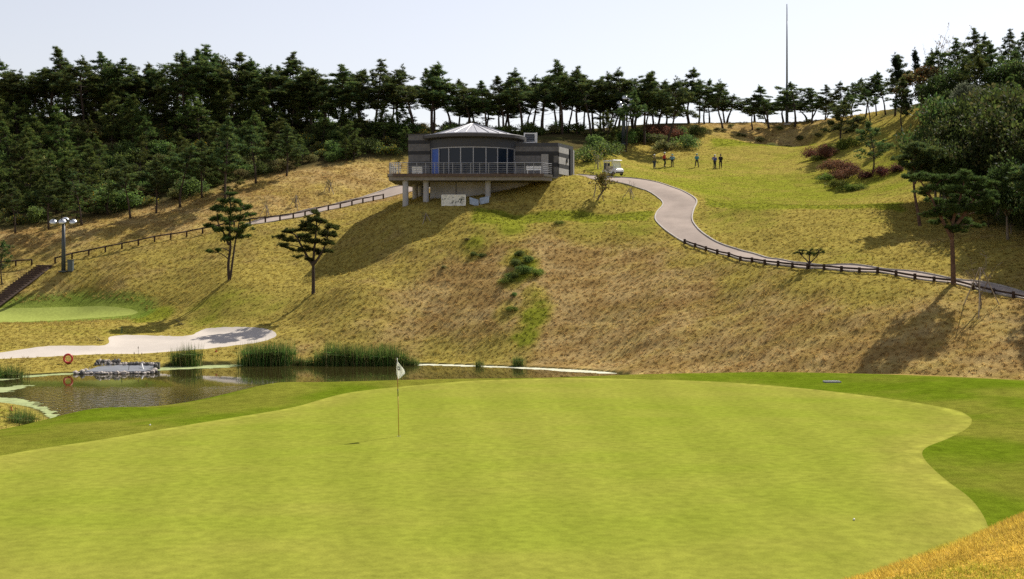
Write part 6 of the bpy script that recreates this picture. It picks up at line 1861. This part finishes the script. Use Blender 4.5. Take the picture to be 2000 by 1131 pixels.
    mb = MB().lathe([(.118 * k, .02 * k), (.116 * k, .06 * k), (.095 * k, .105 * k), (.05 * k, .130 * k), (.002, .136 * k)], 16, (cr[0], cr[1], cr[2] + .01 * k))
    mb.add([(cr[0] - .09 * k, cr[1] - .07 * k, cr[2] + .035 * k), (cr[0] + .09 * k, cr[1] - .07 * k, cr[2] + .035 * k), (cr[0] + .06 * k, cr[1] - .20 * k, cr[2] + .012 * k), (cr[0] - .06 * k, cr[1] - .20 * k, cr[2] + .012 * k)], [(0, 1, 2, 3)])
    mb.build('cap', cl('cap_cloth', cap), e, True)
    # jacket
    tv = ['pelvis', 'waist', 'chest', 'neck', 'lsh', 'lel', 'lwr', 'rsh', 'rel', 'rwr']
    P_ = {n: j[n].copy() for n in tv}
    P_['pelvis'][2] += .0 * k; P_['neck'] = j['chest'] * .25 + j['neck'] * .75
    for s in 'lr': P_[s + 'wr'] = j[s + 'el'] * .15 + j[s + 'wr'] * .85
    rj = dict(pelvis=(.185, .145), waist=(.165, .13), chest=(.19, .135), neck=.075, lsh=.085, rsh=.085, lel=.064, rel=.064, lwr=.052, rwr=.052)
    ej = [('waist', 'pelvis'), ('waist', 'chest'), ('chest', 'neck'), ('chest', 'lsh'), ('lsh', 'lel'), ('lel', 'lwr'), ('chest', 'rsh'), ('rsh', 'rel'), ('rel', 'rwr')]
    skinned('jacket', [tuple(map(float, P_[n])) for n in tv], [(tv.index(a), tv.index(b)) for a, b in ej], [np.array(rj[n]) * k if hasattr(rj[n], '__len__') else rj[n] * k for n in tv], cl('jacket_cloth', top), e)
    # trousers
    tv = ['pelvis', 'lhip', 'lkn', 'lan', 'rhip', 'rkn', 'ran']
    P_ = {n: j[n].copy() for n in tv}
    for s in 'lr': P_[s + 'an'] = j[s + 'kn'] * .06 + j[s + 'an'] * .94
    rt_ = dict(pelvis=(.165, .125), lhip=.108, rhip=.108, lkn=.082, rkn=.082, lan=.068, ran=.068)
    et = [('pelvis', 'lhip'), ('lhip', 'lkn'), ('lkn', 'lan'), ('pelvis', 'rhip'), ('rhip', 'rkn'), ('rkn', 'ran')]
    skinned('trousers', [tuple(map(float, P_[n])) for n in tv], [(tv.index(a), tv.index(b)) for a, b in et], [np.array(rt_[n]) * k if hasattr(rt_[n], '__len__') else rt_[n] * k for n in tv], cl('trouser_cloth', trousers), e)
    for s in 'lr':
        a_, t_ = j[s + 'an'], j[s + 'to']
        mb = MB(); c_ = (a_ + t_) / 2
        mb.box((c_[0], c_[1], .05 * k), (.105 * k, .29 * k, .10 * k), 0, taper=.8).build('shoe', cl('shoe', (.03, .03, .03)), e, bevel=.02)
    return e
HANDS_BACK = dict(lel=(.24, .10, 1.17), rel=(-.24, .10, 1.17), lwr=(.05, .17, 1.0), rwr=(-.05, .17, 1.02))
HANDS_FRONT = dict(lel=(.27, .0, 1.17), rel=(-.27, .0, 1.17), lwr=(.06, -.20, 1.08), rwr=(-.06, -.20, 1.06))
WALK = dict(lkn=(.10, -.20, .52), lan=(.10, -.02, .16), lto=(.11, -.18, .10), rkn=(-.10, .02, .50), ran=(-.11, .10, .09), rto=(-.11, -.07, .04), lel=(.25, .10, 1.17), lwr=(.23, .06, .93))
HIPS = dict(lel=(.38, .08, 1.20), lwr=(.18, -.02, 1.02), rel=(-.36, .08, 1.2), rwr=(-.17, -.02, 1.02))
WIDE = dict(lkn=(.17, -.02, .50), rkn=(-.17, -.02, .50), lan=(.22, .02, .09), ran=(-.22, .02, .09), lto=(.25, -.14, .04), rto=(-.25, -.14, .04))
person(1278, 329.3, 157.5, 1.74, 2.2, 'person in an olive top, dark trousers and white cap standing apart by the path end', (.16, .14, .05), (.05, .06, .09), (.8, .8, .8), {**HANDS_FRONT})
person(1298, 327.8, 160, 1.80, 1.9, 'person in a red top, black trousers and white cap walking', (.40, .05, .04), (.015, .016, .02), (.82, .82, .82), {**WALK})
person(1313, 327.5, 160.5, 1.56, .2, 'shorter person in a light blue jacket and blue cap next to the one in red', (.06, .26, .42), (.02, .022, .03), (.10, .40, .48), {**HIPS})
person(1361, 327, 160.5, 1.66, 3.1, 'person in a teal jacket and pale cap standing alone with feet apart', (.035, .22, .30), (.055, .05, .045), (.25, .55, .55), {**WIDE, **HANDS_FRONT})
person(1396, 327, 160.5, 1.68, .5, 'person in a royal blue top, dark trousers and white cap beside the one in black', (.03, .07, .36), (.03, .03, .035), (.75, .75, .8), {**HIPS})
person(1407.5, 326.7, 160.8, 1.72, -.2, 'person dressed all in black with hands behind the back', (.012, .012, .016), (.012, .012, .014), (.03, .03, .03), {**HANDS_BACK})
